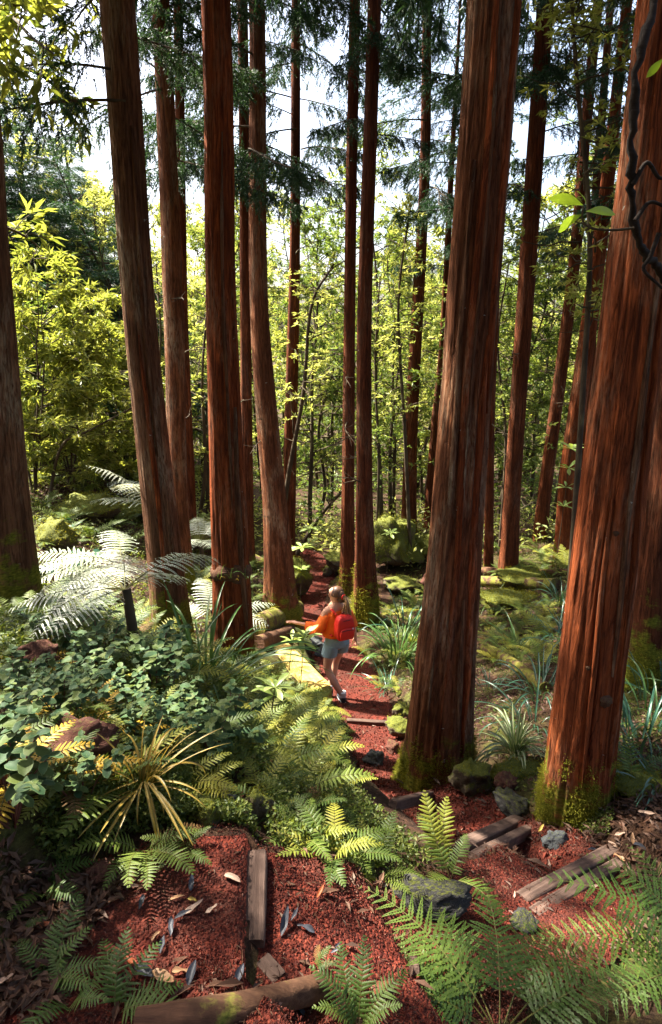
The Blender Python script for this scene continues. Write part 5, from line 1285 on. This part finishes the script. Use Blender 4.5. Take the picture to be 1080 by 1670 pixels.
def big_leaf(seed, mat):
    mb = MB(); V, F, UV = leaf_blade(.26, .22, 8, .3, .12, 'oval', .05, seed); mb.add(V, F, 0, UV); return mb.mesh("leaf", mat, True)
BL = [big_leaf(s, L_BLUE) for s in (1, 2, 3)]
t = thing("broad_leaf_plant", "low plant with broad blue-green leaves beside the edge trunk", "plant", G(95, 945))
for k in range(34):
    a_ = rnd.uniform(0, 6.28); r_ = .42 * math.sqrt(rnd.random()); p_ = (r_ * math.cos(a_), r_ * math.sin(a_), rnd.uniform(.10, .24)); link("leaf", BL[k % 3], t, mat4(p_, (rnd.uniform(-.25, .25), R(rnd.uniform(-5, 30)), a_ + rnd.uniform(-.5, .5)), rnd.uniform(.4, .75)))
    mb = MB(); tube(mb, [(p_[0] * .5, p_[1] * .5, -.03), (p_[0] * .85, p_[1] * .85, p_[2] * .7), p_], [.006, .005, .004], 5); link("stalk", mb.mesh("stalk", M_FSTEM), t)
t = thing("broad_leaf_plant", "broad green leaves by the laurels' shaded foot", "plant", G(65, 870))
for k in range(14): link("leaf", BL[k % 3], t, mat4((rnd.uniform(-.6, .6), rnd.uniform(-.2, .3), rnd.uniform(.04, .16)), (rnd.uniform(-.3, .3), R(rnd.uniform(-5, 25)), rnd.uniform(0, 6.28)), rnd.uniform(.4, .65)))
M_VINE = wood_material('dark_vine', (0.012, 0.008, 0.006), (0.03, 0.02, 0.014))
# the dark vine over the large dark-red trunk
vp = [at_Y(px, py, Y) for px, py, Y in ((1095, -90, 2.45), (1062, 20, 2.4), (1040, 120, 2.38), (1033, 220, 2.4), (1029, 300, 2.44), (1036, 370, 2.5), (1052, 415, 2.55), (1068, 430, 2.6), (1090, 470, 2.7))]
t = thing("vine", "twisted dark vine looping down over the large dark-red trunk", "vine", vp[0])
mb = MB(); pts = spline([p - vp[0] for p in vp], 50); tube(mb, pts + np.random.default_rng(3).normal(0, .004, (50, 3)), .014 + .003 * np.sin(np.arange(50) * .9) + np.random.default_rng(2).normal(0, .0015, 50), 9); link("stem", mb.mesh("stem", M_VINE, True), t)
for a in (((1033, 300), (1055, 265), (1075, 290), (1095, 285)), ((1036, 360), (1060, 330), (1090, 340)), ((1075, 380), (1060, 420), (1050, 440), (1080, 470))):
    Q = spline([at_Y(x, y, 2.42) - vp[0] for x, y in a], 16); mb = MB(); tube(mb, Q, np.linspace(.009, .005, 16), 7); link("tendril", mb.mesh("tendril", M_VINE, True), t)
tw = [at_Y(px, py, 2.3) for px, py in ((1034, 372), (1000, 375), (965, 372), (950, 358), (952, 335))]
mb = MB(); tube(mb, spline([p - vp[0] for p in tw], 18), np.linspace(.005, .003, 18), 5); link("twig", mb.mesh("twig", M_TWIG, True), t)
VL = whorl_leaf(5, .12, .05, L_BRIGHT); VL2 = whorl_leaf(6, .10, .036, L_BRIGHT)
for px, py, rot, s in ((952, 335, (0.7, R(-25), R(150)), 1.0), (950, 350, (.9, R(25), R(185)), .9), (955, 345, (.9, R(-5), R(-5)), .9), (956, 332, (.6, R(-55), R(100)), .7), (1082, 95, (.8, R(20), R(100)), .7)):
    link("leaf", VL if s > .85 else VL2, t, mat4(at_Y(px, py, 2.3) - vp[0], rot, s))
# little plants growing on the burl
T = TREES["e"]; g = at_Y(380, 945, 5.2)
t = thing("epiphyte", "little tuft of plants growing on the burl of the rust-red cedar", "plant", g)
for k in range(16): link("leaf", S_Y[k % 6] if k % 2 else S_G[k % 8], t, mat4((rnd.uniform(-.14, .14), rnd.uniform(-.03, .03), rnd.uniform(-.02, .03)), (0, R(rnd.uniform(-20, 10)), R(-90 + rnd.uniform(-70, 70))), rnd.uniform(.15, .3)))

# ------------------------------------------------------------------ ground cover nobody could count
def cover(name, pxs, n, mat, ll, lw, h, label=None, flat=.3, up=.5, min_path=1.1, seed=0, world=None, fold=.2, clump_s=0.0, spread=1.0):
    rr = np.random.default_rng(seed); P = scatter(pxs, n, rr, min_path, world)
    if clump_s:
        dens = fbm(P[:, 0] * clump_s, P[:, 1] * clump_s, seed, 3); P = P[dens > rr.uniform(-.5, .45, len(P))]
    z = height(P[:, 0], P[:, 1]); k = len(P)
    hh = h * rr.uniform(0, 1, k) * (0.6 + 0.8 * vnoise(P[:, 0] * 4, P[:, 1] * 4, seed + 1))
    C = np.stack([P[:, 0], P[:, 1], z + hh + .006], -1)
    D = rr.normal(0, 1, (k, 3)); D[:, 2] = D[:, 2] * .5 + up; D = norm_rows(D); S, Nn = frames(D, rr, flat)
    mb = MB(); kites(mb, C, D, S, Nn, ll * rr.uniform(.5, 1.3, k), lw * rr.uniform(.6, 1.3, k), 0, fold)
    return tag(link(name, mb.mesh(name, mat)), label, None, None, "stuff")
bank = [(420, 1300), (400, 1200), (470, 1120), (545, 1160), (555, 1235), (600, 1315), (700, 1410), (820, 1482), (690, 1470), (560, 1440), (440, 1400)]
cover("ground_cover", bank, 15000, L_HERB, .022, .014, .10, "tiny-leaved herbs between the ferns on the bank", seed=1, up=.4)
cover("ground_cover", [(0, 1000), (60, 1000), (240, 1050), (420, 1100), (470, 1140), (400, 1280), (250, 1290), (0, 1160)], 26000, L_HERB, .032, .018, .12, "low mixed herbs between the edge trunk and the lit bank", seed=2, up=.4)
cover("ground_cover", [(40, 740), (240, 740), (340, 860), (420, 900), (440, 1000), (300, 1040), (60, 1000)], 26000, L_HERB, .055, .026, .14, "low herbs on the slope below the laurels", seed=3, clump_s=1.2, up=.4)
cover("ground_cover", [(590, 1060), (690, 900), (1000, 860), (1080, 1000), (1080, 1300), (860, 1320), (680, 1220)], 30000, L_HERB, .034, .016, .08, "patchy herbs on the forest floor under the cedars", seed=4, clump_s=1.3, up=.4)
cover("ground_cover", [(100, 1280), (330, 1280), (440, 1380), (200, 1440), (60, 1400)], 7000, L_HERB, .022, .012, .09, "creeping herbs along the back of the near terrace", seed=5, up=.3)
cover("ground_cover", [(640, 1300), (860, 1330), (1000, 1330), (990, 1370), (880, 1350), (760, 1320)], 5000, L_HERB, .018, .012, .05, "tiny herbs at the feet of the two largest trunks", seed=6, clump_s=2.0, up=.5)
cover("leaf_litter", [(0, 1400), (200, 1430), (260, 1670), (0, 1670)], 1600, L_LITTER, .05, .016, .02, "dead leaves and bits in the shaded bottom corner", flat=.85, up=.0, seed=7, min_path=.6)
cover("leaf_litter", [(860, 1330), (1080, 1250), (1080, 1560), (960, 1560), (980, 1400)], 1300, L_LITTER, .06, .018, .02, "dry leaf litter right of the step planks", flat=.85, up=.0, seed=8, min_path=.9)
cover("leaf_litter", [(590, 1060), (690, 900), (1000, 860), (1080, 1000), (1080, 1300), (860, 1320), (680, 1220)], 12000, L_LITTER, .06, .018, .02, "brown litter on the forest floor under the cedars", flat=.85, up=.0, seed=9)
cover("leaf_litter", [(40, 740), (240, 740), (340, 860), (420, 900), (440, 1000), (300, 1040), (60, 1000)], 14000, L_LITTER, .07, .018, .04, "brown litter on the slope below the laurels", flat=.7, up=.0, seed=10)
cover("undergrowth", None, 26000, L_BROAD, .20, .075, .9, "undergrowth closing the floor of the wood behind the cedars", up=.4, seed=11, min_path=0, world=[(-16, 15), (16, 15), (26, 34), (-26, 34)], clump_s=.35)
cover("undergrowth", None, 16000, L_BROADP, .14, .05, .6, "pale undergrowth around the far bend and between the cedars", up=.4, seed=12, min_path=1.2, world=[(-7, 12.2), (9, 12), (12, 17), (-9, 17)], clump_s=.5)
# cinder chips lying loose on the path
def chips(n, seed, rng_s, size):
    rr = np.random.default_rng(seed); i = rr.integers(rng_s[0], rng_s[1], n); w = rr.uniform(-1.0, 1.0, n) * PW[i]
    x = PC[i, 0] + nor[i, 0] * w + rr.normal(0, .02, n); y = PC[i, 1] + nor[i, 1] * w + rr.normal(0, .02, n); z = height(x, y) + .013
    s = size * rr.lognormal(0, .45, n)
    base = np.array([[1, 0, -.4], [-.5, .87, -.4], [-.5, -.87, -.4], [0, 0, .9], [.3, .5, .3]])
    V = np.stack([x, y, z], -1)[:, None] + (base[None] + rr.normal(0, .25, (n, 5, 3))) * s[:, None, None]
    o = np.arange(n)[:, None] * 5; F = np.concatenate([o + np.array([q]) for q in ([0, 1, 4], [4, 1, 3], [0, 4, 3], [1, 2, 3], [2, 0, 3])], 1).reshape(-1, 3)
    mb = MB(); mb.add(V, F); return mb
m_, nt, _ = newmat("cinder_chip"); g_ = nt.nodes.new("ShaderNodeNewGeometry")
finish(nt, ramp(nt, g_.outputs["Random Per Island"], [(0, (0.03, 0.008, 0.006)), (.5, (0.090, 0.016, 0.010)), (.92, (0.16, 0.035, 0.02)), (1, (0.24, 0.14, 0.10))]), .9, None, spec=.2)
tag(link("gravel", chips(52000, 3, (0, 120), .0023).mesh("gravel", m_)), "loose red cinder chips on the near path", kind="stuff")
tag(link("gravel", chips(20000, 4, (110, 319), .006).mesh("gravel", m_)), "loose red cinder chips on the far path", kind="stuff")
# brown needles and bits trodden into the cinder
def path_bits(n, seed, rng_s, ll):
    rr = np.random.default_rng(seed); i = rr.integers(rng_s[0], rng_s[1], n); w = np.sign(rr.uniform(-1, 1, n)) * rr.uniform(0, 1, n) ** .6 * PW[i] * 1.05
    x = PC[i, 0] + nor[i, 0] * w + rr.normal(0, .03, n); y = PC[i, 1] + nor[i, 1] * w + rr.normal(0, .03, n); k = fbm(x * 3, y * 3, seed, 3) > rr.uniform(-.45, .3, n); x, y = x[k], y[k]; n = len(x)
    a = rr.uniform(0, 6.283, n); D = norm_rows(np.stack([np.cos(a), np.sin(a), rr.normal(0, .12, n)], -1)); S, Nn = frames(D, rr, .85); mb = MB()
    L_ = ll * rr.lognormal(0, .5, n); kites(mb, np.stack([x, y, height(x, y) + .018], -1), D, S, Nn, L_, np.where(rr.random(n) < .75, .0035, L_ * .3)); return mb
tag(link("needle_litter", path_bits(5200, 5, (0, 130), .028).mesh("needle_litter", L_LITTER)), "brown needles and bits trodden into the near path", kind="stuff")
tag(link("needle_litter", path_bits(3000, 6, (120, 319), .045).mesh("needle_litter", L_LITTER)), "brown needles and bits on the far path", kind="stuff")
# fallen leaves one can pick out
def dead_mat(name, col):
    m, nt, _ = newmat(name); n = noise_tex(nt, coords(nt), 60, 4); finish(nt, mixc(nt, n, tuple(x * .55 for x in col), col), .55, n, .4, .004, .35); return m
DM = dict(blue=dead_mat("dead_leaf_slate", (0.045, 0.048, 0.062)), tan=dead_mat("dead_leaf_tan", (0.36, 0.20, 0.10)), rust=dead_mat("dead_leaf_rust", (0.33, 0.085, 0.025)), pale=dead_mat("dead_leaf_pale", (0.40, 0.27, 0.20)), yellow=dead_mat("dead_leaf_yellow", (0.42, 0.30, 0.06)))
def dead_leaf(px, py, L, col, label, a=None, s=1):
    g = G(px, py); mb = MB(); V, F, UV = leaf_blade(L, L * rnd.uniform(.26, .36), 7, rnd.uniform(-.6, .3), rnd.uniform(.1, .6), rnd.choice(['lance', 'lance', 'oval', 'obov']), rnd.uniform(0, .3), rnd.randrange(99))
    V[:, 0] -= L / 2; mb.add(V, F, 0, UV); o = link("fallen_leaf", mb.mesh("fallen_leaf", DM[col], True)); o.location = g + Vector((0, 0, .024))
    o.rotation_euler = (rnd.uniform(-.25, .25), rnd.uniform(-.15, .15), R(a) if a is not None else rnd.uniform(0, 6.28)); tag(o, label, "leaf", "fallen leaves on the path")
CN = dict(blue="dark slate-coloured", tan="tan", rust="rust-orange", pale="pale pinkish", yellow="yellowish")
for px, py, L, col, a, where in ((380, 1443, .06, 'pale', -20, "close beside the upright terrace timber"), (313, 1452, .05, 'blue', 95, "at the terrace back, above the tan ones"), (290, 1475, .055, 'tan', 35, "at the terrace back next to the slate one"), (314, 1480, .035, 'yellow', -10, "small, in the middle of the terrace"),
    (316, 1497, .065, 'pale', 30, "below the small yellowish one"), (346, 1499, .04, 'pale', 25, "right of the larger pale one"), (300, 1512, .05, 'blue', 30, "under the larger pale one"), (281, 1530, .06, 'blue', 100, "on the open cinder, alone"), (266, 1560, .045, 'blue', 90, "further down the terrace"), (256, 1540, .035, 'tan', 60, "small, left of the slate leaves"),
    (188, 1597, .075, 'tan', 80, "standing near the lighter corner fern"), (214, 1590, .05, 'rust', -40, "right of the upright tan one"), (238, 1600, .07, 'blue', -25, "in the row above the front log"), (268, 1612, .08, 'tan', -35, "above the front log's middle"), (315, 1606, .07, 'blue', 85, "in front of the log, curled"), (300, 1594, .06, 'tan', 10, "lying flat above the front log"),
    (392, 1602, .06, 'blue', 75, "left of the plank offcut"), (232, 1485, .05, 'blue', 90, "at the dark left end of the terrace"), (464, 1525, .075, 'blue', 82, "right of the upright terrace timber"), (500, 1530, .065, 'blue', -15, "lying level near the terrace middle"), (482, 1505, .04, 'blue', 50, "small, above the level slate one"), (523, 1468, .045, 'rust', 60, "bright, below the fern bank"),
    (552, 1550, .03, 'blue', 45, "tiny, near the large fern's tip"), (548, 1563, .035, 'blue', 20, "tiny, below the other tiny one"), (74, 1532, .07, 'rust', 0, "bright, in the bottom corner litter"), (10, 1628, .06, 'pale', 5, "at the very edge of the bottom corner"), (155, 1420, .05, 'rust', -30, "under the round-leaved shrub"),
    (882, 1358, .05, 'yellow', 40, "beside the grey slate chip"), (960, 1345, .06, 'blue', -30, "by the dark-red trunk's foot"), (985, 1330, .08, 'pale', -60, "tallest of those by the dark-red trunk"), (1052, 1338, .08, 'pale', -35, "at the edge, lying across"), (1010, 1372, .07, 'pale', 10, "in the leaf drift, topmost"), (1030, 1380, .07, 'tan', 70, "in the leaf drift, folded"), (1045, 1392, .08, 'blue', -30, "in the leaf drift, long"), (1000, 1385, .06, 'pale', -40, "in the leaf drift, twisted"), (985, 1402, .06, 'tan', -10, "at the lower planks' end"), (1010, 1412, .07, 'tan', -50, "draped over the second plank"), (990, 1420, .045, 'yellow', -35, "small, on the second plank"), (965, 1395, .05, 'blue', 5, "above the lower planks' end"),
    (895, 1415, .04, 'pale', 80, "where the fern frond tip touches the path"), (970, 1455, .05, 'pale', -15, "between the fern fronds"), (1075, 1430, .06, 'tan', 60, "half out of the picture"), (838, 1470, .03, 'pale', 70, "at the corner of the fern bank"), (885, 1385, .03, 'blue', 60, "small, on the cinder between the two steps"),
    (620, 1630, .09, 'rust', 5, "broad, at the bottom among small ferns"), (485, 1655, .07, 'blue', -40, "below the front log"), (610, 1187, .04, 'pale', 0, "on the path past the thin far step"), (705, 1360, .03, 'blue', 20, "small, before the upper step plank"), (425, 1335, .05, 'rust', 50, "against the upright wedge stone"), (375, 1300, .06, 'pale', 0, "in the hollow behind the wedge stone"), (395, 1310, .05, 'rust', 70, "red, in the hollow behind the wedge stone")):
    dead_leaf(px, py, L, col, f"{CN[col]} fallen leaf {where}", a)
# ------------------------------------------------------------------ the walker
def plain(name, col, rough=.7, nscale=0, amt=.3, bump=0.0, spec=.3):
    m, nt, _ = newmat(name)
    if nscale:
        n = noise_tex(nt, coords(nt), nscale, 4); finish(nt, mixc(nt, n, tuple(x * (1 - amt) for x in col), tuple(min(1, x * (1 + amt)) for x in col)), rough, n, bump or .2, .01, spec)
    else: finish(nt, col, rough, spec=spec)
    return m
M_SKIN = plain("skin", (0.55, 0.29, 0.19), .5, 9, .08); M_ORANGE = plain("orange_cloth", (0.72, 0.13, 0.014), .8, 12, .2); M_RED = plain("red_pack", (0.55, 0.022, 0.014), .55, 15, .2); M_DENIM = plain("pale_denim", (0.20, 0.29, 0.33), .85, 40, .25)
M_HAIR = plain("hair_brown", (0.075, 0.036, 0.018), .45, 40, .45); M_HAIRB = plain("hair_blond", (0.30, 0.17, 0.075), .45, 30, .45); M_SHOE = plain("dark_shoe", (0.022, 0.026, 0.034), .6); M_SOCK = plain("white_sock", (0.62, 0.63, 0.65), .9); M_TIE = plain("red_hair_tie", (0.5, 0.02, 0.01), .7); M_SOLE = plain("sole", (0.35, 0.35, 0.36), .7); M_STRAP = plain("pack_strap", (0.05, 0.012, 0.012), .7)
PG = G(549, 1142); 
person = thing("person", "walker in orange top and pale denim shorts on the red path", "person", PG, R(24), scale=.95)
def skin_mesh(name, nodes, edges, mat, parent, sub=2, root=0):
    me = bpy.data.meshes.new(name); me.from_pydata([n[0] for n in nodes], edges, [])
    o = link(name, me, parent); o.modifiers.new("skin", 'SKIN').use_smooth_shade = True
    lay = me.skin_vertices[0] if me.skin_vertices else None
    if lay is None:
        bpy.context.view_layer.objects.active = o; bpy.ops.mesh.customdata_skin_add(); lay = me.skin_vertices[0]
    for k, n in enumerate(nodes):
        r = n[1]; lay.data[k].radius = (r, r) if not hasattr(r, '__len__') else r; lay.data[k].use_root = (k == root)
    s = o.modifiers.new("sub", 'SUBSURF'); s.levels = sub; s.render_levels = sub
    me.materials.append(mat); return o
B = []; E = []
def node(p, r, frm=None):
    B.append((p, r)); 
    if frm is not None: E.append((frm, len(B) - 1))
    return len(B) - 1
pel = node((0, 0, .92), (.135, .10)); sp1 = node((0, .02, 1.08), (.11, .085), pel); che = node((0, .03, 1.26), (.125, .095), sp1); nb_ = node((0, .02, 1.38), (.07, .06), che)
nk = node((-.005, .03, 1.46), (.047, .047), nb_); jaw = node((-.02, .045, 1.525), (.058, .062), nk); hd = node((-.01, .04, 1.59), (.078, .075), jaw); tp = node((-.005, .035, 1.645), (.055, .055), hd)
nose = node((-.100, .055, 1.555), (.012, .014), jaw)
shl = node((-.155, .02, 1.345), (.05, .05), nb_); ell = node((-.24, .02, 1.10), (.036, .036), shl); fol = node((-.35, .12, 1.13), (.030, .030), ell); wrl = node((-.46, .20, 1.15), (.021, .025), fol); pal = node((-.52, .24, 1.155), (.026, .016), wrl)
for k, (dx, dy, dz, l) in enumerate(((-.9, .45, .0, .075), (-.8, .6, .03, .085), (-.7, .72, .02, .08), (-.55, .8, -.02, .065), (-.3, .6, -.5, .06))):
    a = node((-.535 + k * .012, .25 + k * .008, 1.155), .009, pal); b = node((-.535 + dx * l * .6, .25 + dy * l * .6 + k * .008, 1.155 + dz * l), .008, a); node((-.535 + dx * l, .25 + dy * l + k * .008, 1.145 + dz * l), .006, b)
shr = node((.155, .02, 1.345), (.05, .05), nb_); elr = node((.235, -.02, 1.10), (.036, .036), shr); wrr = node((.285, .02, .90), (.022, .024), elr); par = node((.295, .03, .84), (.018, .027), wrr)
for k in range(4):
    a = node((.296, .052 - k * .015, .815), .0085, par); b = node((.298, .056 - k * .016, .785 - .004 * (k in (1, 2))), .008, a); node((.290, .052 - k * .015, .758 - .006 * (k in (1, 2))), .006, b)
a = node((.285, .06, .835), .010, par); node((.278, .072, .80), .008, a)
hl = node((-.085, .0, .86), (.092, .095), pel); kl = node((-.125, .04, .48), (.055, .056), hl); cl = node((-.06, -.06, .31), (.050, .054), kl); al = node((.035, -.13, .115), (.034, .036), cl); tl = node((.05, -.05, .035), (.034, .02), al); node((.055, .02, .03), (.03, .016), tl)
hr = node((.085, .0, .86), (.092, .095), pel); kr = node((.06, .17, .49), (.055, .056), hr); cr = node((.02, .15, .30), (.050, .054), kr); ar = node((-.04, .15, .09), (.034, .036), cr); tr = node((-.075, .22, .035), (.034, .02), ar); node((-.11, .29, .03), (.03, .016), tr)
skin_mesh("body", B, E, M_SKIN, person)
def loft(name, rings, mat, parent, seg=28, smooth=True, cap=(True, True), mb=None, fold=0.0, nf=9):
    """rings: (centre, radius x, radius y, tilt axis pair) stacked"""
    own = mb is None; mb = mb or MB(); a = np.arange(seg) / seg * 2 * math.pi; V = []
    for q, (c, rx, ry, u, w) in enumerate(rings):
        u = unit(np.array(u, float)); w = unit(np.array(w, float)); f = 1 + fold * np.sin(a * nf + q * .9) * (q / max(1, len(rings) - 1))
        V.append(np.array(c)[None] + (np.cos(a) * rx * f)[:, None] * u + (np.sin(a) * ry * f)[:, None] * w)
    n = len(rings); V = np.array(V); i = np.arange(n - 1)[:, None] * seg; j = np.arange(seg)[None]; k = (j + 1) % seg
    mb.add(V, np.stack([i + j, i + k, i + seg + k, i + seg + j], -1).reshape(-1, 4))
    for on, e, q in ((cap[0], 0, -1), (cap[1], n - 1, 1)):
        if on: mb.add(np.concatenate([V[e], [np.array(rings[e][0])]]), [[x, (x + 1) % seg, seg][::q] for x in range(seg)])
    if own: return link(name, mb.mesh(name, mat, smooth), parent)
    return mb
X, Yv = (1, 0, 0), (0, 1, 0)
# loose off-shoulder top
mb = MB()
loft("", [((0, .02, .985), .185, .150, X, Yv), ((0, .02, 1.00), .19, .155, X, Yv), ((0, .02, 1.06), .175, .145, X, Yv), ((0, .025, 1.16), .165, .135, X, Yv), ((0, .03, 1.26), .175, .125, X, Yv), ((0, .03, 1.32), .165, .11, X, Yv), ((0, .03, 1.345), .12, .085, X, Yv)], None, None, mb=mb, cap=(False, True), fold=.0)
loft("", [((-.13, .02, 1.29), .06, .075, (.8, 0, -.6), Yv), ((-.185, .02, 1.235), .062, .075, (.85, 0, -.5), Yv), ((-.22, .02, 1.16), .075, .085, (.95, 0, -.3), Yv), ((-.25, .035, 1.09), .09, .09, (.8, 0, -.5), (.2, 1, 0)), ((-.29, .07, 1.085), .09, .08, (.1, .05, 1), (.6, .8, 0)), ((-.34, .11, 1.105), .075, .062, (.1, .05, 1), (.6, .8, 0)), ((-.385, .145, 1.125), .055, .048, (.1, .05, 1), (.6, .8, 0))], None, None, mb=mb, cap=(True, False), fold=.07)
loft("", [((.13, .02, 1.29), .055, .07, (.8, 0, .6), Yv), ((.185, .02, 1.24), .062, .072, (.85, 0, .5), Yv), ((.215, .01, 1.16), .066, .074, (.95, 0, .3), Yv), ((.235, -.012, 1.08), .064, .068, (.97, 0, .2), Yv)], None, None, mb=mb, cap=(True, False), fold=.07)
link("top", mb.mesh("top", M_ORANGE, True), person)
for sg in (-1, 1):
    mb = MB(); tube(mb, spline([(sg * .085, .11, 1.30), (sg * .08, .05, 1.385), (sg * .085, -.05, 1.37), (sg * .10, -.085, 1.29)], 14), .012, 6); link("shoulder_strap", mb.mesh("shoulder_strap", M_ORANGE, True), person)
# frayed denim shorts
mb = MB()
loft("", [((0, .01, 1.02), .135, .11, X, Yv), ((0, .0, .96), .155, .125, X, Yv), ((0, -.005, .88), .172, .135, X, Yv), ((0, 0, .84), .172, .13, X, Yv)], None, None, mb=mb, cap=(False, True))
loft("", [((-.085, 0, .87), .088, .125, X, Yv), ((-.092, .005, .80), .098, .125, X, Yv), ((-.10, .015, .705), .103, .118, X, Yv)], None, None, mb=mb, cap=(True, False), fold=.03)
loft("", [((.085, 0, .87), .088, .125, X, Yv), ((.085, .03, .80), .096, .122, X, Yv), ((.08, .065, .71), .10, .115, X, Yv)], None, None, mb=mb, cap=(True, False), fold=.03)
sh = link("shorts", mb.mesh("shorts", M_DENIM, True), person)
mb = MB()
for k in range(60):
    a = k / 60 * 6.283; sgn = -1 if k % 2 else 1; c = np.array([-.10, .015, .70]) if sgn < 0 else np.array([.08, .065, .705]); p = c + np.array([.10 * math.cos(a), .115 * math.sin(a), 0]); l = rnd.uniform(.015, .045)
    mb.add([p + (-.003, 0, .01), p + (.003, 0, .01), p + (rnd.uniform(-.006, .006), rnd.uniform(-.006, .006), -l)], [[0, 1, 2]])
link("frayed_hem", mb.mesh("frayed_hem", M_SOCK), sh)
# shoes and socks
def shoe(ank, toe, lift):
    a = Vector(ank); t_ = Vector(toe); d = (t_ - a); d.z = 0; d.normalize(); s = Vector((-d.y, d.x, 0)); ax = (t_ - a).normalized()
    heel = a - d * .05; rings = []
    for f, w, h, z in ((0, .024, .035, .0), (.06, .036, .05, .0), (.3, .040, .06, .0), (.55, .042, .042, -.01), (.8, .042, .03, -.015), (.95, .03, .022, -.018), (1, .012, .012, -.018)):
        p = heel.lerp(t_ + d * .10, f); p.z = a.z * (1 - f) * .55 + .035 * f + h * .5 - .01
        rings.append((tuple(p), w, h, tuple(s), (0, 0, 1)))
    o = loft("shoe", rings, M_SHOE, person, 14)
    mb = MB(); tube(mb, [tuple(Vector(r_[0]) - Vector((0, 0, r_[2] * .85))) for r_ in rings], [.02, .034, .038, .04, .04, .03, .012], 8); so_ = link("sole", mb.mesh("sole", M_SOLE, True), o); so_.matrix_local = mat4((0, 0, 0))
    mb = MB(); tube(mb, [tuple(a + Vector((0, 0, -.01))), tuple(a + Vector((0, 0, .03)) - d * .004), tuple(a + Vector((0, 0, .07)) - d * .006)], [.042, .043, .044], 10); link("sock", mb.mesh("sock", M_SOCK, True), person)
shoe((.035, -.13, .115), (.05, -.03, .035), .05); shoe((-.04, .15, .09), (-.085, .24, .035), 0)
# hair: cap, ponytail, tie
mb = MB(); rings = []
for f in np.linspace(0, 1, 9):
    an = f * math.pi * .5; z = 1.548 + .118 * math.sin(an); q = math.cos(an)
    rings.append(((.014, .022 - .01 * (1 - q), z), .092 * q + .002, .104 * q + .002, (1, 0, 0), (0, 1, 0)))
loft("", rings, None, None, 28, mb=mb, cap=(True, True), fold=.0)
tube(mb, spline([(.03, -.05, 1.47), (.04, -.055, 1.54), (.03, -.05, 1.62)], 8), [.03, .055, .05, .05, .05, .045, .04, .02], 10)
hair = link("hair", mb.mesh("hair", M_HAIR, True), person)
mb = MB(); rr = np.random.default_rng(4)
for k in range(34):
    a = rr.uniform(0, 6.28); q = rr.uniform(0, 1) ** .5; o0 = np.array([.055, -.085, 1.555]); w = .055 * q
    P = [o0 + rr.normal(0, .01, 3), o0 + (.02 + w * .3 * math.cos(a), -.05 + w * .3 * math.sin(a), -.06), o0 + (.015 + w * math.cos(a), -.055 + w * math.sin(a) * .6, -.17), o0 + (.02 + w * 1.1 * math.cos(a), -.075 + w * math.sin(a) * .6, -.27), o0 + (.01 + w * .9 * math.cos(a) + rr.normal(0, .012), -.08 + w * .5 * math.sin(a), -.36 - rr.uniform(0, .06))]
    tube(mb, spline(P, 14), np.linspace(.012, .003, 14), 5)
link("ponytail", mb.mesh("ponytail", M_HAIRB, True), person)
mb = MB(); a = np.linspace(0, 6.283, 13); tube(mb, [(.055 + .028 * math.cos(q), -.092 + .012 * math.cos(q), 1.55 + .028 * math.sin(q)) for q in a], .010, 6, cap=False); link("hair_tie", mb.mesh("hair_tie", M_TIE, True), person)
# ear and eye on the side turned to the camera
for p, s, nm, mt in (((-.078, .075, 1.585), .010, "eye", M_SHOE), ((-.062, -.02, 1.572), .017, "ear", M_SKIN)):
    me = ROCKS[0].copy(); me.materials.append(mt); link(nm, me, person, mat4(p, (0, 0, 0), (s * .5, s, s * 1.4)))
# backpack
pack = thing("backpack", "small red backpack on the walker's back", "backpack", PG + Vector((0, 0, 1.0 * .95)), R(24), scale=(.86, .92, .88))
def rbox(c, w, d, h, mat, name, parent, seg=24, e=.35):
    a = np.arange(seg) / seg * 2 * math.pi; sq = lambda v: np.sign(v) * np.abs(v) ** e; mb = MB(); V = []
    zs = [(0, .55), (.03, .82), (.12, .97), (.35, 1.05), (.6, 1.02), (.82, .92), (.94, .74), (1, .40)]
    for z, f in zs: V.append(np.stack([c[0] + sq(np.cos(a)) * w / 2 * f, c[1] + sq(np.sin(a)) * d / 2 * f, np.full(seg, c[2] + z * h)], -1))
    n = len(zs); i = np.arange(n - 1)[:, None] * seg; j = np.arange(seg)[None]; k = (j + 1) % seg; V = np.array(V)
    mb.add(V, np.stack([i + j, i + k, i + seg + k, i + seg + j], -1).reshape(-1, 4)); mb.add(V[0], [list(range(seg))[::-1]]); mb.add(V[-1], [list(range(seg))])
    return link(name, mb.mesh(name, mat, True), parent)
rbox((.03, -.185, .0), .27, .15, .37, M_RED, "bag", pack); rbox((.03, -.262, .03), .21, .06, .17, M_RED, "pocket", pack)
mb = MB(); tube(mb, [(.03 - .09, -.285, .17), (.03, -.297, .185), (.03 + .09, -.285, .17)], .005, 5); tube(mb, [(.03 - .10, -.235, .30), (.03, -.262, .315), (.03 + .10, -.235, .30)], .005, 5); link("zip", mb.mesh("zip", M_STRAP, True), pack)
mb = MB(); tube(mb, spline([(.0, -.15, .36), (.03, -.16, .40), (.06, -.15, .36)], 8), .008, 6); link("grab_handle", mb.mesh("grab_handle", M_STRAP, True), pack)
for sg in (-1, 1):
    mb = MB(); tube(mb, spline([(sg * .07 + .01, -.12, .35), (sg * .10, -.05, .405), (sg * .105, .08, .36), (sg * .12, .14, .22), (sg * .16, .05, .08), (sg * .13, -.12, .04)], 24), .016, 6); link("strap", mb.mesh("strap", M_RED, True), pack)
mb = MB(); V, F, UV = leaf_blade(.035, .025, 4, 0, 0, 'oval'); mb.add(V[:, [1, 2, 0]], F, 0, UV); link("badge", mb.mesh("badge", M_SOCK), pack, mat4((.125, -.265, .16), (0, 0, .3)))
